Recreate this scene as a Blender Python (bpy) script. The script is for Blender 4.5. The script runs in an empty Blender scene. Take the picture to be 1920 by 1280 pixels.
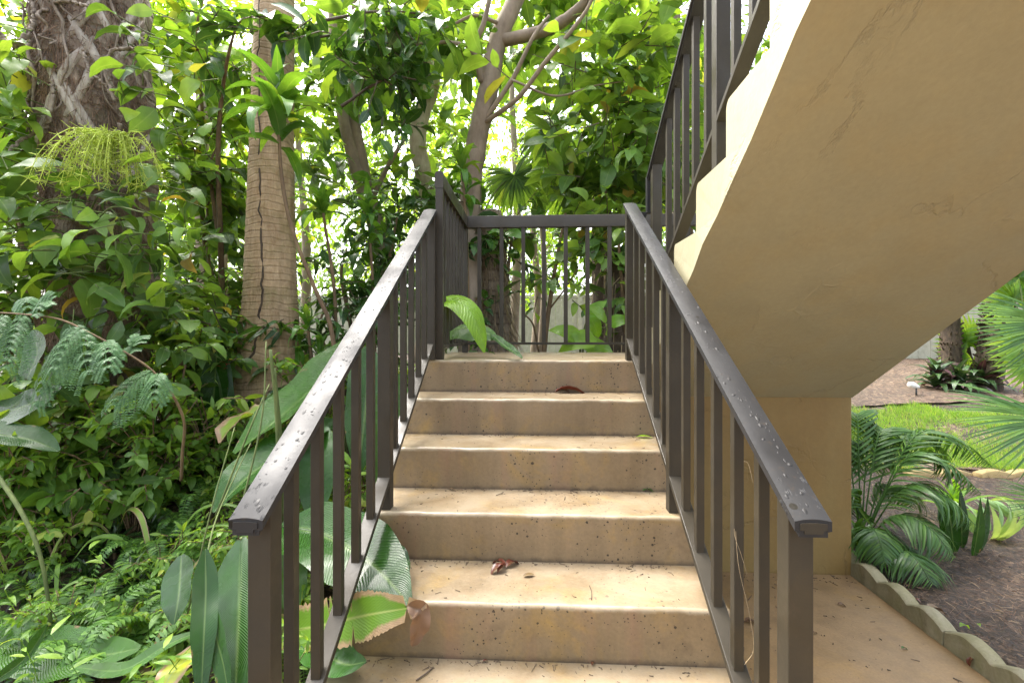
import bpy, bmesh, math, numpy as np
from mathutils import Vector
rng = np.random.default_rng(7)
sc = bpy.context.scene
COL = sc.collection
R, T = .1825, .28            # riser, tread
GZ = -7*R                    # walkway level under the half landing
# ------------------------------------------------------------------ camera
F_, CX, CY, YAW = 853.0, 960.0, 625.9, .0466
CAM = np.array([0., -2.5974, .1489])
cam = bpy.data.cameras.new('camera'); co = bpy.data.objects.new('camera', cam); COL.objects.link(co)
co.location = CAM; co.rotation_euler = (math.pi/2, 0, YAW)
cam.sensor_width = 36; cam.lens = F_/1920*36; cam.shift_y = (CY-640)/1920; cam.clip_end = 400; cam.clip_start = .02
sc.camera = co
_c, _s = math.cos(YAW), math.sin(YAW)
def at(px, py, d):
    x = (px-CX)/F_*d; z = -(py-CY)/F_*d
    return np.array([_c*x-_s*d, _s*x+_c*d, z]) + CAM
def ats(*pts): return np.array([at(*p) for p in pts])
# ------------------------------------------------------------------ terrain height
def sstep(a, b, x):
    t = np.clip((np.asarray(x, float)-a)/(b-a), 0, 1); return t*t*(3-2*t)
def gh(x, y):
    x = np.asarray(x, float); y = np.asarray(y, float)
    left = -1.33+.93*sstep(-1.3, 2.2, y)+.05*np.sin(x*2.1+1)*np.sin(y*1.7)
    right = np.interp(y, [-9, .6, 2.4, 4.2, 8, 11, 60], [-1.235, -1.235, -1.2, -.88, -.6, -.48, 1.5])+.02*np.sin(x*2.3)*np.sin(y*2.9)
    w = sstep(-1.0, 1.2, x-.0*y)
    z = left*(1-w)+right*w
    under = (x > -.95) & (x < 1.9) & (y < 1.3)
    return np.where(under, -1.34, np.where((x > -.95) & (x < 1.0) & (y < 1.3), -1.34, z))
def gz(x, y): return float(gh(x, y))
# ------------------------------------------------------------------ mesh building
class MB:
    def __init__(s): s.v = []; s.l = []; s.n = []; s.uv = []; s.c = 0; s.mi = []
    def add(s, v, faces, uv=None):
        v = np.asarray(v, float).reshape(-1, 3)
        lv = np.concatenate([np.asarray(f) for f in faces]); ln = np.array([len(f) for f in faces])
        s.raw(v, lv, ln, None if uv is None else np.asarray(uv, float)[lv])
    def raw(s, v, lv, ln, luv=None):
        s.v.append(v); s.l.append(np.asarray(lv)+s.c); s.n.append(np.asarray(ln)); s.c += len(v)
        s.uv.append(np.zeros((len(lv), 2)) if luv is None else luv); s.mi.append(np.zeros(len(ln), np.int32))
    def merge(s, o, mi):
        if not o.v: return s
        s.raw(np.concatenate(o.v), np.concatenate(o.l), np.concatenate(o.n), np.concatenate(o.uv)); s.mi[-1][:] = mi; return s
    def inst(s, t, P, M, S):
        """many copies of template t: P (N,3), M (N,3,3) columns x,y,z, S (N,) or (N,3)"""
        P = np.asarray(P); N = len(P)
        if N == 0: return
        S = np.asarray(S, float)
        if S.ndim == 1: S = np.repeat(S[:, None], 3, 1)
        V = np.einsum('nij,nkj->nki', M, t['v'][None]*S[:, None, :])+P[:, None, :]
        k = len(t['v'])
        L = (t['l'][None]+(np.arange(N)*k)[:, None]).ravel()
        s.raw(V.reshape(-1, 3), L, np.tile(t['n'], N), np.tile(t['uv'], (N, 1)))
    def mesh(s, name, smooth=True):
        me = bpy.data.meshes.new(name)
        v = np.concatenate(s.v); l = np.concatenate(s.l); n = np.concatenate(s.n)
        me.vertices.add(len(v)); me.vertices.foreach_set('co', v.ravel().astype(np.float32))
        me.loops.add(len(l)); me.loops.foreach_set('vertex_index', l.astype(np.int32))
        me.polygons.add(len(n)); st = np.concatenate([[0], np.cumsum(n)[:-1]])
        me.polygons.foreach_set('loop_start', st.astype(np.int32))
        me.polygons.foreach_set('use_smooth', np.full(len(n), smooth))
        u = me.uv_layers.new(name='UVMap'); u.data.foreach_set('uv', np.concatenate(s.uv).ravel().astype(np.float32))
        me.polygons.foreach_set('material_index', np.concatenate(s.mi)); me.update(calc_edges=True); return me
def templ(v, faces, uv=None):
    lv = np.concatenate([np.asarray(f) for f in faces])
    return dict(v=np.asarray(v, float), l=lv, n=np.array([len(f) for f in faces]),
                uv=np.zeros((len(lv), 2)) if uv is None else np.asarray(uv, float)[lv])
def as_templ(mb):
    return dict(v=np.concatenate(mb.v), l=np.concatenate(mb.l), n=np.concatenate(mb.n), uv=np.concatenate(mb.uv))
TOP = []
def _link(name, data, mat=None):
    o = bpy.data.objects.new(name, data); COL.objects.link(o)
    if mat is not None:
        for m in (mat if isinstance(mat, (list, tuple)) else [mat]): data.materials.append(m)
    return o
def tag(o, label, cat, group=None, kind=None):
    if label: o['label'] = label
    if cat: o['category'] = cat
    if group: o['group'] = group
    if kind: o['kind'] = kind
    return o
def thing(name, label, cat, loc=(0, 0, 0), group=None, rot=0.0):
    o = bpy.data.objects.new(name, None); COL.objects.link(o); o.empty_display_size = .1
    o.location = [float(q) for q in loc]; o.rotation_euler = (0, 0, rot); TOP.append(o)
    return tag(o, label, cat, group)
def part(name, mb, mat, root, label=None, local=False, smooth=True, bevel=0):
    o = _link(name, mb.mesh(name, smooth) if isinstance(mb, MB) else mb, mat if isinstance(mb, MB) else None)
    o.parent = root
    if not local: o.location = -Vector(_wloc(root))
    if label: o['label'] = label
    if bevel:
        m = o.modifiers.new('edge', 'BEVEL'); m.width = bevel; m.segments = 2; m.limit_method = 'ANGLE'
    return o
def _wloc(o):
    v = Vector((0, 0, 0))
    while o is not None: v += o.location; o = o.parent
    return v
def solo(name, mb, mat, label=None, cat=None, group=None, kind=None, smooth=True, bevel=0):
    o = _link(name, mb.mesh(name, smooth), mat); TOP.append(o); tag(o, label, cat, group, kind)
    if bevel:
        m = o.modifiers.new('edge', 'BEVEL'); m.width = bevel; m.segments = 2; m.limit_method = 'ANGLE'
    return o
def clone(root, loc, rot=0., scale=1., label=None, group=None):
    r = root.copy(); COL.objects.link(r); TOP.append(r)
    r.location = [float(q) for q in loc]; r.rotation_euler = (0, 0, rot); r.scale = (scale,)*3
    if label: r['label'] = label
    if group: r['group'] = group
    for ch in list(root.children):
        c = ch.copy(); COL.objects.link(c); c.parent = r
        for g in list(ch.children):
            d = g.copy(); COL.objects.link(d); d.parent = c
    return r
def nrm(v):
    v = np.asarray(v, float); return v/np.maximum(np.linalg.norm(v, axis=-1, keepdims=True), 1e-9)
def frames(d, n):
    y = nrm(d); x = nrm(np.cross(y, n)); z = np.cross(x, y)
    return np.stack([x, y, z], -1)
def spline(pts, n):
    """Catmull-Rom through pts (k,dim) -> n samples"""
    p = np.asarray(pts, float); k = len(p)
    if k == 2: return p[0]+(p[1]-p[0])*np.linspace(0, 1, n)[:, None]
    q = np.vstack([2*p[0]-p[1], p, 2*p[-1]-p[-2]])
    t = np.linspace(0, k-1-1e-6, n); i = t.astype(int); f = (t-i)[:, None]
    a, b, c, d = q[i], q[i+1], q[i+2], q[i+3]
    return .5*((2*b)+(c-a)*f+(2*a-5*b+4*c-d)*f**2+(3*b-a-3*c+d)*f**3)
def tube(mb, path, rad, k=8, bump=0., cap=True):
    p = np.asarray(path, float); n = len(p)
    rad = np.full(n, rad) if np.isscalar(rad) else np.interp(np.linspace(0, 1, n), np.linspace(0, 1, len(rad)), rad)
    tg = nrm(np.gradient(p, axis=0))
    ref = np.array([0, 0, 1.]) if abs(tg[0][2]) < .9 else np.array([1., 0, 0])
    x = nrm(np.cross(tg, ref)); y = np.cross(tg, x)
    a = np.linspace(0, 2*math.pi, k, endpoint=False)
    r = rad[:, None]*(1+bump*rng.standard_normal((n, k)) if bump else np.ones((n, k)))
    v = p[:, None]+r[..., None]*(np.cos(a)[None, :, None]*x[:, None]+np.sin(a)[None, :, None]*y[:, None])
    i = np.arange(n-1)[:, None]*k; j = np.arange(k)[None]; j2 = (j+1) % k
    q = np.stack([i+j, i+j2, i+k+j2, i+k+j], -1).reshape(-1, 4)
    uv = np.stack(np.broadcast_arrays((np.arange(k)/k)[None], np.linspace(0, 1, n)[:, None]), -1).reshape(-1, 2)
    f = list(q)
    if cap: f += [np.arange(k)[::-1], np.arange(k)+(n-1)*k]
    mb.add(v.reshape(-1, 3), f, uv)
def tubes(mb, P0, P1, r0, r1, k=3):
    """many straight thin tapered twigs"""
    P0 = np.asarray(P0); P1 = np.asarray(P1); N = len(P0)
    if N == 0: return
    d = nrm(P1-P0); x = nrm(np.cross(d, np.array([.31, .2, .9]))); y = np.cross(d, x)
    a = np.linspace(0, 2*math.pi, k, endpoint=False)
    off = np.cos(a)[None, :, None]*x[:, None]+np.sin(a)[None, :, None]*y[:, None]
    r0 = np.broadcast_to(r0, (N,))[:, None, None]; r1 = np.broadcast_to(r1, (N,))[:, None, None]
    v = np.concatenate([P0[:, None]+off*r0, P1[:, None]+off*r1], 1)
    j = np.arange(k); q = np.stack([j, (j+1) % k, k+(j+1) % k, k+j], -1)
    L = (q.ravel()[None]+(np.arange(N)*2*k)[:, None]).ravel()
    mb.raw(v.reshape(-1, 3), L, np.full(N*k, 4))
def box(mb, lo, hi):
    x0, y0, z0 = lo; x1, y1, z1 = hi
    hexa(mb, [(x0, y0, z0), (x1, y0, z0), (x1, y1, z0), (x0, y1, z0), (x0, y0, z1), (x1, y0, z1), (x1, y1, z1), (x0, y1, z1)])
def hexa(mb, v):
    mb.add(v, [(0, 3, 2, 1), (4, 5, 6, 7), (0, 1, 5, 4), (1, 2, 6, 5), (2, 3, 7, 6), (3, 0, 4, 7)])
def extrude(mb, sec, f0, f1):
    """closed section list; f0/f1 map a section point to the two ends"""
    k = len(sec); v = [f0(p) for p in sec]+[f1(p) for p in sec]
    f = [(j, (j+1) % k, k+(j+1) % k, k+j) for j in range(k)]+[tuple(range(k))[::-1], tuple(range(k, 2*k))]
    mb.add(v, f)
# ------------------------------------------------------------------ materials
def newmat(name):
    m = bpy.data.materials.new(name); m.use_nodes = True
    nt = m.node_tree; nt.nodes.clear()
    out = nt.nodes.new('ShaderNodeOutputMaterial')
    return m, nt, out
class NB:
    """tiny node helper"""
    def __init__(s, nt): s.nt = nt
    def n(s, t, **kw):
        nd = s.nt.nodes.new(t)
        for k, v in kw.items():
            if k.startswith('i_'):
                key = k[2:].replace('_', ' ')
                inp = nd.inputs[int(key)] if key.isdigit() else nd.inputs[key]
                if isinstance(v, bpy.types.NodeSocket): s.nt.links.new(v, inp)
                else: inp.default_value = v
            else: setattr(nd, k, v)
        return nd
    def math(s, op, a, b=0., c=None):
        nd = s.nt.nodes.new('ShaderNodeMath'); nd.operation = op
        for i, q in enumerate((a, b) if c is None else (a, b, c)):
            if isinstance(q, bpy.types.NodeSocket): s.nt.links.new(q, nd.inputs[i])
            else: nd.inputs[i].default_value = q
        return nd.outputs[0]
    def mix(s, f, a, b, blend='MIX'):
        nd = s.nt.nodes.new('ShaderNodeMix'); nd.data_type = 'RGBA'; nd.blend_type = blend
        for i, q in ((0, f), (6, a), (7, b)):
            if isinstance(q, bpy.types.NodeSocket): s.nt.links.new(q, nd.inputs[i])
            else: nd.inputs[i].default_value = (*q, 1) if isinstance(q, (tuple, list)) and len(q) == 3 else q
        return nd.outputs[2]
    def ramp(s, fac, stops, interp='LINEAR'):
        nd = s.nt.nodes.new('ShaderNodeValToRGB'); cr = nd.color_ramp; cr.interpolation = interp
        while len(cr.elements) < len(stops): cr.elements.new(.5)
        for e, (p, c) in zip(cr.elements, stops):
            e.position = p; e.color = (*c, 1) if isinstance(c, (tuple, list)) else (c, c, c, 1)
        s.nt.links.new(fac, nd.inputs[0]); return nd.outputs[0]
    def noise(s, vec, scale, detail=4, rough=.55, dist=0.):
        nd = s.n('ShaderNodeTexNoise', i_Scale=scale, i_Detail=detail, i_Roughness=rough, i_Distortion=dist)
        s.nt.links.new(vec, nd.inputs['Vector']); return nd.outputs[0]
    def coords(s): return s.n('ShaderNodeTexCoord').outputs['Object']
    def map(s, vec, sc_):
        nd = s.n('ShaderNodeMapping', i_Scale=sc_); s.nt.links.new(vec, nd.inputs[0]); return nd.outputs[0]
    def bump(s, h, strength, dist, normal=None):
        nd = s.n('ShaderNodeBump', i_Strength=strength, i_Distance=dist, i_Height=h)
        if normal is not None: s.nt.links.new(normal, nd.inputs['Normal'])
        return nd.outputs[0]
    def bsdf(s, out, color, rough, normal=None, **kw):
        b = s.n('ShaderNodeBsdfPrincipled')
        for k, v in (('Base Color', color), ('Roughness', rough)):
            if isinstance(v, bpy.types.NodeSocket): s.nt.links.new(v, b.inputs[k])
            else: b.inputs[k].default_value = (*v, 1) if isinstance(v, (tuple, list)) else v
        for k, v in kw.items():
            k = k.replace('_', ' ')
            if isinstance(v, bpy.types.NodeSocket): s.nt.links.new(v, b.inputs[k])
            else: b.inputs[k].default_value = v
        if normal is not None: s.nt.links.new(normal, b.inputs['Normal'])
        if out is not None: s.nt.links.new(b.outputs[0], out.inputs[0])
        return b
def leaf_mat(name, stops, rough=.36, trans=.46, warm=(1.7, 1.45, .5), spec=.5, bumpy=0, vein=True, coat=0., brown=0.):
    m, nt, out = newmat(name); N = NB(nt)
    rnd = N.n('ShaderNodeNewGeometry').outputs['Random Per Island']
    col = N.ramp(rnd, stops)
    oc = N.coords(); ns = N.noise(oc, 9., 3)
    col = N.mix(.35, col, N.mix(1., col, N.ramp(ns, [(.3, .45), (.7, 1.5)]), 'MULTIPLY'))
    uv = N.n('ShaderNodeTexCoord').outputs['UV']
    sp = N.n('ShaderNodeSeparateXYZ', i_0=uv)
    au = N.math('ABSOLUTE', N.math('SUBTRACT', sp.outputs[0], .5))
    if vein:
        mid = N.ramp(au, [(.0, 1.), (.05, 0.)])
        col = N.mix(N.math('MULTIPLY', mid, .35), col, (.30, .42, .14))
    if brown:
        e = N.math('ADD', N.math('MULTIPLY', au, .9), N.math('MULTIPLY', N.math('SUBTRACT', N.noise(oc, 13., 5, .65), .5), 1.1))
        col = N.mix(N.ramp(e, [(.62-brown, 0.), (.68-brown, 1.)]), col, N.mix(N.noise(oc, 45., 3), (.10, .055, .022), (.36, .25, .12)))
    normal = None
    if bumpy:
        ph = N.math('ADD', N.math('SUBTRACT', N.math('MULTIPLY', sp.outputs[1], bumpy), N.math('MULTIPLY', au, bumpy*.35)), N.math('MULTIPLY', N.noise(oc, 5., 3), 5.))
        wv = N.math('SINE', N.math('MULTIPLY', ph, 6.2832))
        normal = N.bump(N.math('ADD', N.math('MULTIPLY', wv, .7), N.noise(oc, 30., 2)), .38, .004)
    else:
        normal = N.bump(N.noise(oc, 45., 2), .25, .004)
    rg = N.ramp(N.noise(oc, 14., 2), [(.3, rough*.7), (.7, min(1, rough*1.5))])
    b = N.bsdf(None, col, rg, normal, Specular_IOR_Level=spec, Coat_Weight=coat, Coat_Roughness=.12)
    tr = N.n('ShaderNodeBsdfTranslucent', i_Color=N.mix(1., col, warm, 'MULTIPLY'))
    if normal is not None: nt.links.new(normal, tr.inputs['Normal'])
    mx = N.n('ShaderNodeMixShader', i_0=trans); nt.links.new(b.outputs[0], mx.inputs[1]); nt.links.new(tr.outputs[0], mx.inputs[2])
    nt.links.new(mx.outputs[0], out.inputs[0]); return m
D, Mi, Li, Ye = (.042, .092, .024), (.105, .215, .042), (.20, .35, .068), (.32, .38, .07)
M = {}
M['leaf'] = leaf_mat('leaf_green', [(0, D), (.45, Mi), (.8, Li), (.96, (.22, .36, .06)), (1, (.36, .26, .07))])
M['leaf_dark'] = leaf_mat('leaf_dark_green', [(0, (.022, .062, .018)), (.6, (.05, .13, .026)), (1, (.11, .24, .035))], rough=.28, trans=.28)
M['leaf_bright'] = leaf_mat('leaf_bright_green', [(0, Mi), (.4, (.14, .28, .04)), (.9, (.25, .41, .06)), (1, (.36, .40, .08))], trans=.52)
M['leaf_far'] = leaf_mat('leaf_far_green', [(0, (.05, .12, .02)), (.5, (.13, .26, .03)), (1, (.27, .40, .06))], trans=.55, rough=.5, vein=False)
M['fern'] = leaf_mat('fern_green', [(0, (.05, .13, .025)), (.6, (.12, .26, .04)), (1, (.2, .36, .06))], rough=.45, trans=.4, vein=False)
M['palm'] = leaf_mat('palm_green', [(0, (.03, .085, .02)), (.6, (.06, .145, .025)), (1, (.12, .23, .035))], rough=.4, trans=.35, vein=False)
M['mimosa'] = leaf_mat('feathery_blue_green', [(0, (.05, .13, .04)), (1, (.11, .23, .075))], rough=.5, trans=.35, vein=False, warm=(1.4, 1.4, .7))
M['dracaena'] = leaf_mat('strap_leaf_green', [(0, (.05, .14, .025)), (.6, (.10, .235, .035)), (.93, (.15, .29, .045)), (1, (.22, .30, .05))], rough=.3, trans=.42)
M['dark_rosette'] = leaf_mat('dark_rosette_green', [(0, (.010, .026, .008)), (.7, (.025, .062, .014)), (1, (.08, .14, .025))], rough=.3, trans=.2)
M['banana'] = leaf_mat('ribbed_leaf_green', [(0, (.017, .064, .009)), (1, (.034, .105, .014))], rough=.24, trans=.28, bumpy=62, coat=.1, brown=.06)
M['banana_pale'] = leaf_mat('ribbed_leaf_pale', [(0, (.034, .105, .014)), (1, (.062, .155, .02))], rough=.25, trans=.35, bumpy=66, coat=.1, brown=.08)
M['banana_lime'] = leaf_mat('ribbed_leaf_lime', [(0, (.17, .36, .02)), (1, (.22, .42, .03))], rough=.3, trans=.6, bumpy=22, warm=(1.5, 1.35, .5))
M['banana_dark'] = leaf_mat('ribbed_leaf_dark', [(0, (.014, .052, .008)), (1, (.028, .088, .012))], rough=.22, trans=.3, bumpy=56, coat=.3, brown=.04)
M['pothos'] = leaf_mat('variegated_lime', [(0, (.14, .33, .03)), (1, (.26, .44, .05))], rough=.3, trans=.55)
M['yellow_spray'] = leaf_mat('yellow_green_spray', [(0, (.45, .56, .06)), (1, (.66, .74, .16))], rough=.5, trans=.4, vein=False, warm=(1.1, 1.1, .6))
M['purple'] = leaf_mat('purple_green_strap', [(0, (.03, .07, .025)), (.6, (.05, .11, .03)), (.75, (.05, .025, .03)), (1, (.085, .03, .045))], rough=.35, trans=.25, warm=(1.4, 1., .8))
M['red'] = leaf_mat('red_bract', [(0, (.4, .01, .02)), (1, (.6, .03, .03))], rough=.4, trans=.2, vein=False, warm=(1.2, .8, .8))
M['grass'] = leaf_mat('lawn_green', [(0, (.11, .25, .035)), (.7, (.22, .40, .055)), (1, (.38, .44, .13))], rough=.5, trans=.5, vein=False)
M['dry'] = leaf_mat('dry_leaf', [(0, (.06, .028, .015)), (.5, (.13, .07, .036)), (.85, (.22, .14, .08)), (1, (.32, .24, .15))], rough=.5, trans=.15, vein=False, warm=(1.2, 1., .8))
M['redleaf'] = leaf_mat('dead_red_leaf', [(0, (.075, .02, .012)), (1, (.13, .036, .018))], rough=.35, trans=.1, warm=(1.2, .8, .7))
M['brownleaf'] = leaf_mat('dead_brown_leaf', [(0, (.13, .075, .03)), (1, (.17, .11, .045))], rough=.4, trans=.1, warm=(1.2, .9, .7))
M['variegated'] = leaf_mat('striped_leaf', [(0, (.16, .30, .10)), (1, (.30, .42, .18))], rough=.35, trans=.4)
def torn_mat(name, green, brown, lo=.37, hi=.47):
    m, nt, out = newmat(name); N = NB(nt); oc = N.coords()
    sp = N.n('ShaderNodeSeparateXYZ', i_0=N.n('ShaderNodeTexCoord').outputs['UV'])
    au = N.math('ABSOLUTE', N.math('SUBTRACT', sp.outputs[0], .5))
    e = N.math('ADD', N.math('ADD', au, N.math('MULTIPLY', N.math('SUBTRACT', N.noise(oc, 11., 4), .5), .5)), N.math('MULTIPLY', N.math('POWER', sp.outputs[1], 6.), .5))
    fac = N.ramp(e, [(lo, 0.), (hi, 1.)])
    g = N.mix(N.noise(oc, 6., 3), [q*.6 for q in green], [q*1.3 for q in green])
    g = N.mix(N.ramp(au, [(0, 1.), (.04, 0.)]), g, (.30, .36, .10))
    br = N.mix(N.noise(oc, 40., 4), [q*.45 for q in brown], [q*1.4 for q in brown])
    col = N.mix(fac, g, br)
    wv = N.math('SINE', N.math('MULTIPLY', N.math('SUBTRACT', N.math('MULTIPLY', sp.outputs[1], 44.), N.math('MULTIPLY', au, 15.)), 6.2832))
    nm = N.bump(wv, .14, .002)
    b = N.bsdf(None, col, .35, nm)
    tr = N.n('ShaderNodeBsdfTranslucent', i_Color=N.mix(1., col, (1.5, 1.4, .6), 'MULTIPLY'))
    mx = N.n('ShaderNodeMixShader', i_0=.35); nt.links.new(b.outputs[0], mx.inputs[1]); nt.links.new(tr.outputs[0], mx.inputs[2])
    nt.links.new(mx.outputs[0], out.inputs[0]); return m
M['torn'] = torn_mat('torn_leaf', (.12, .24, .02), (.36, .25, .14))
M['torn_yellow'] = torn_mat('torn_yellow_leaf', (.40, .44, .04), (.40, .25, .14), .3, .42)
M['torn_pale'] = torn_mat('torn_pale_leaf', (.24, .36, .05), (.42, .28, .18), .30, .44)
def concrete(name, base, stain, dark, pits=1., rough=(.32, .62), stainpos=(.52, .72), steps=False):
    m, nt, out = newmat(name); N = NB(nt); oc = N.coords()
    big = N.noise(oc, 2.6, 5, .6); med = N.noise(oc, 9., 6, .65); fine = N.noise(oc, 90., 3, .6)
    col = N.mix(N.ramp(big, [(.3, 0.), (.7, 1.)]), [q*.86 for q in base], [q*1.1 for q in base])
    col = N.mix(N.math('MULTIPLY', N.ramp(N.noise(N.map(oc, (1, 1, 1)), 4.2, 6, .7, .6), [(stainpos[0], 0.), (stainpos[1], 1.)]), .75), col, stain)
    streak = N.noise(N.map(oc, (9, 9, .7)), 1., 5, .6)
    col = N.mix(N.math('MULTIPLY', N.ramp(streak, [(.45, 0.), (.7, 1.)]), .5), col, [q*.58 for q in base])
    col = N.mix(N.math('MULTIPLY', N.ramp(med, [(.58, 0.), (.74, 1.)]), .4), col, dark)
    col = N.mix(.25, col, N.mix(1., col, N.ramp(fine, [(.3, .6), (.7, 1.3)]), 'MULTIPLY'))
    h = N.math('ADD', N.math('MULTIPLY', med, .6), N.math('MULTIPLY', fine, .25))
    if pits:
        for sc_, keep in ((24., .52), (52., .42), (95., .40)):
            vo = N.n('ShaderNodeTexVoronoi', i_Scale=sc_); nt.links.new(N.mix(.006, oc, N.n('ShaderNodeTexNoise', i_Scale=90.).outputs[1]), vo.inputs['Vector'])
            sx = N.n('ShaderNodeSeparateColor'); nt.links.new(vo.outputs['Color'], sx.inputs[0])
            clump = N.ramp(N.noise(oc, 3., 2), [(.34, .12), (.62, 1.)])
            size = N.math('MULTIPLY', N.math('MULTIPLY', N.math('MAXIMUM', N.math('SUBTRACT', sx.outputs[0], keep), 0.), (.40 if sc_ < 30 else .52)*pits), clump)
            pit = N.math('MULTIPLY', N.math('LESS_THAN', vo.outputs['Distance'], size), .85)
            col = N.mix(pit, col, [q*.14 for q in dark])
            h = N.math('SUBTRACT', h, N.math('MULTIPLY', pit, .9))
    rg = N.ramp(big, [(.35, rough[0]), (.65, rough[1])])
    if steps:
        geo = N.n('ShaderNodeNewGeometry'); nz = N.n('ShaderNodeSeparateXYZ', i_0=geo.outputs['Normal']).outputs[2]
        up = N.ramp(nz, [(.55, 0.), (.85, 1.)]); side = N.math('SUBTRACT', 1., up)
        chalk = N.ramp(N.noise(oc, 5.5, 6, .7, .4), [(.36, 0.), (.62, 1.)])
        col = N.mix(N.math('MULTIPLY', N.math('MULTIPLY', chalk, up), .5), col, (.33, .275, .19))
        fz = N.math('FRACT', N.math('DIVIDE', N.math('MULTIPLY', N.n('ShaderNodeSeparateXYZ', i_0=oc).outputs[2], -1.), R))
        nose_sheen = N.math('MULTIPLY', N.ramp(N.math('ADD', fz, N.math('MULTIPLY', N.noise(oc, 30., 4), .10)), [(.09, 1.), (.15, 0.)]), N.math('MULTIPLY', N.ramp(nz, [(.93, 1.), (.985, 0.)]), N.ramp(N.noise(oc, 9., 4), [(.32, .25), (.6, 1.)])))
        col = N.mix(N.math('MULTIPLY', nose_sheen, .55), col, (.46, .39, .27))  # pale strip along each nose: wet reflection painted into the colour
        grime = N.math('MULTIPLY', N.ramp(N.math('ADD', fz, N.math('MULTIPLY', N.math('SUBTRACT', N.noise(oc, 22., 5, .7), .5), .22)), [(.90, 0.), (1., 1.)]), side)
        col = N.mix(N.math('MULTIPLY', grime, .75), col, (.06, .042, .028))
        pink = N.math('MULTIPLY', N.ramp(N.noise(N.map(oc, (7, 7, .8)), 1., 4, .6), [(.55, 0.), (.7, 1.)]), side)
        col = N.mix(N.math('MULTIPLY', pink, .35), col, (.26, .13, .085))
        rg = N.math('SUBTRACT', rg, N.math('MULTIPLY', nose_sheen, .15))
    N.bsdf(out, col, rg, N.bump(h, .5, .006), Specular_IOR_Level=.5)
    return m
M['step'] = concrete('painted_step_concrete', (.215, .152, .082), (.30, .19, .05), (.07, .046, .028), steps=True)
M['walk'] = concrete('walkway_concrete', (.275, .18, .084), (.30, .185, .058), (.12, .07, .038), pits=.5, rough=(.4, .7))
def stucco(name, base, warm, strength=.8, warmth=(.45, .75)):
    m, nt, out = newmat(name); N = NB(nt); oc = N.coords()
    big = N.noise(oc, 1.7, 5, .6)
    col = N.mix(N.ramp(big, [(.35, 0.), (.7, 1.)]), base, [q*.9 for q in base])
    col = N.mix(N.math('MULTIPLY', N.ramp(N.noise(N.map(oc, (4, 4, .8)), 1., 5, .62), [(warmth[0], 0.), (warmth[1], 1.)]), .8), col, warm)
    col = N.mix(.2, col, N.mix(1., col, N.ramp(N.noise(oc, 60., 4), [(.3, .75), (.7, 1.15)]), 'MULTIPLY'))
    vo = N.n('ShaderNodeTexVoronoi', feature='DISTANCE_TO_EDGE', i_Scale=5.5)
    nt.links.new(N.mix(.16, oc, N.n('ShaderNodeTexNoise', i_Scale=4., i_Detail=5.).outputs[1]), vo.inputs['Vector'])
    ridge = N.ramp(vo.outputs['Distance'], [(0., 1.), (.035, 0.)])
    patch = N.ramp(N.noise(oc, 2.4, 3), [(.56, 0.), (.72, .8)])
    n1 = N.noise(oc, 16., 6, .7, .8)
    trowel = N.ramp(n1, [(.42, 0.), (.47, .7), (.60, .8), (.63, .2)])
    h = N.math('ADD', N.math('MULTIPLY', N.math('MULTIPLY', trowel, patch), .5), N.math('MULTIPLY', N.math('MULTIPLY', ridge, patch), .7))
    v2 = N.n('ShaderNodeTexVoronoi', feature='DISTANCE_TO_EDGE', i_Scale=1.9)
    nt.links.new(N.mix(.30, oc, N.n('ShaderNodeTexNoise', i_Scale=2.2, i_Detail=8., i_Roughness=.7).outputs[1]), v2.inputs['Vector'])
    crk = N.math('MULTIPLY', N.ramp(v2.outputs['Distance'], [(0., 1.), (.012, 0.)]), N.ramp(N.noise(oc, 3.3, 4), [(.45, 0.), (.6, 1.)]))
    col = N.mix(N.math('MULTIPLY', crk, .18), col, [q*.35 for q in base])
    h = N.math('SUBTRACT', h, N.math('MULTIPLY', crk, .45))
    col = N.mix(N.math('MULTIPLY', N.ramp(N.noise(oc, 2.1, 6, .7), [(.5, 0.), (.72, 1.)]), .22), col, [q*.6 for q in warm])
    h = N.math('ADD', h, N.math('MULTIPLY', N.noise(oc, 110., 3), .10))
    h = N.math('ADD', h, N.math('MULTIPLY', N.noise(oc, 6., 4), .8))
    N.bsdf(out, col, .62, N.bump(h, strength, .006))
    return m
M['stucco'] = stucco('cream_stucco', (.365, .34, .22), (.375, .32, .18))
M['stucco_amber'] = stucco('amber_stucco', (.23, .155, .048), (.195, .115, .028), 1.0, (.4, .7))
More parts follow.
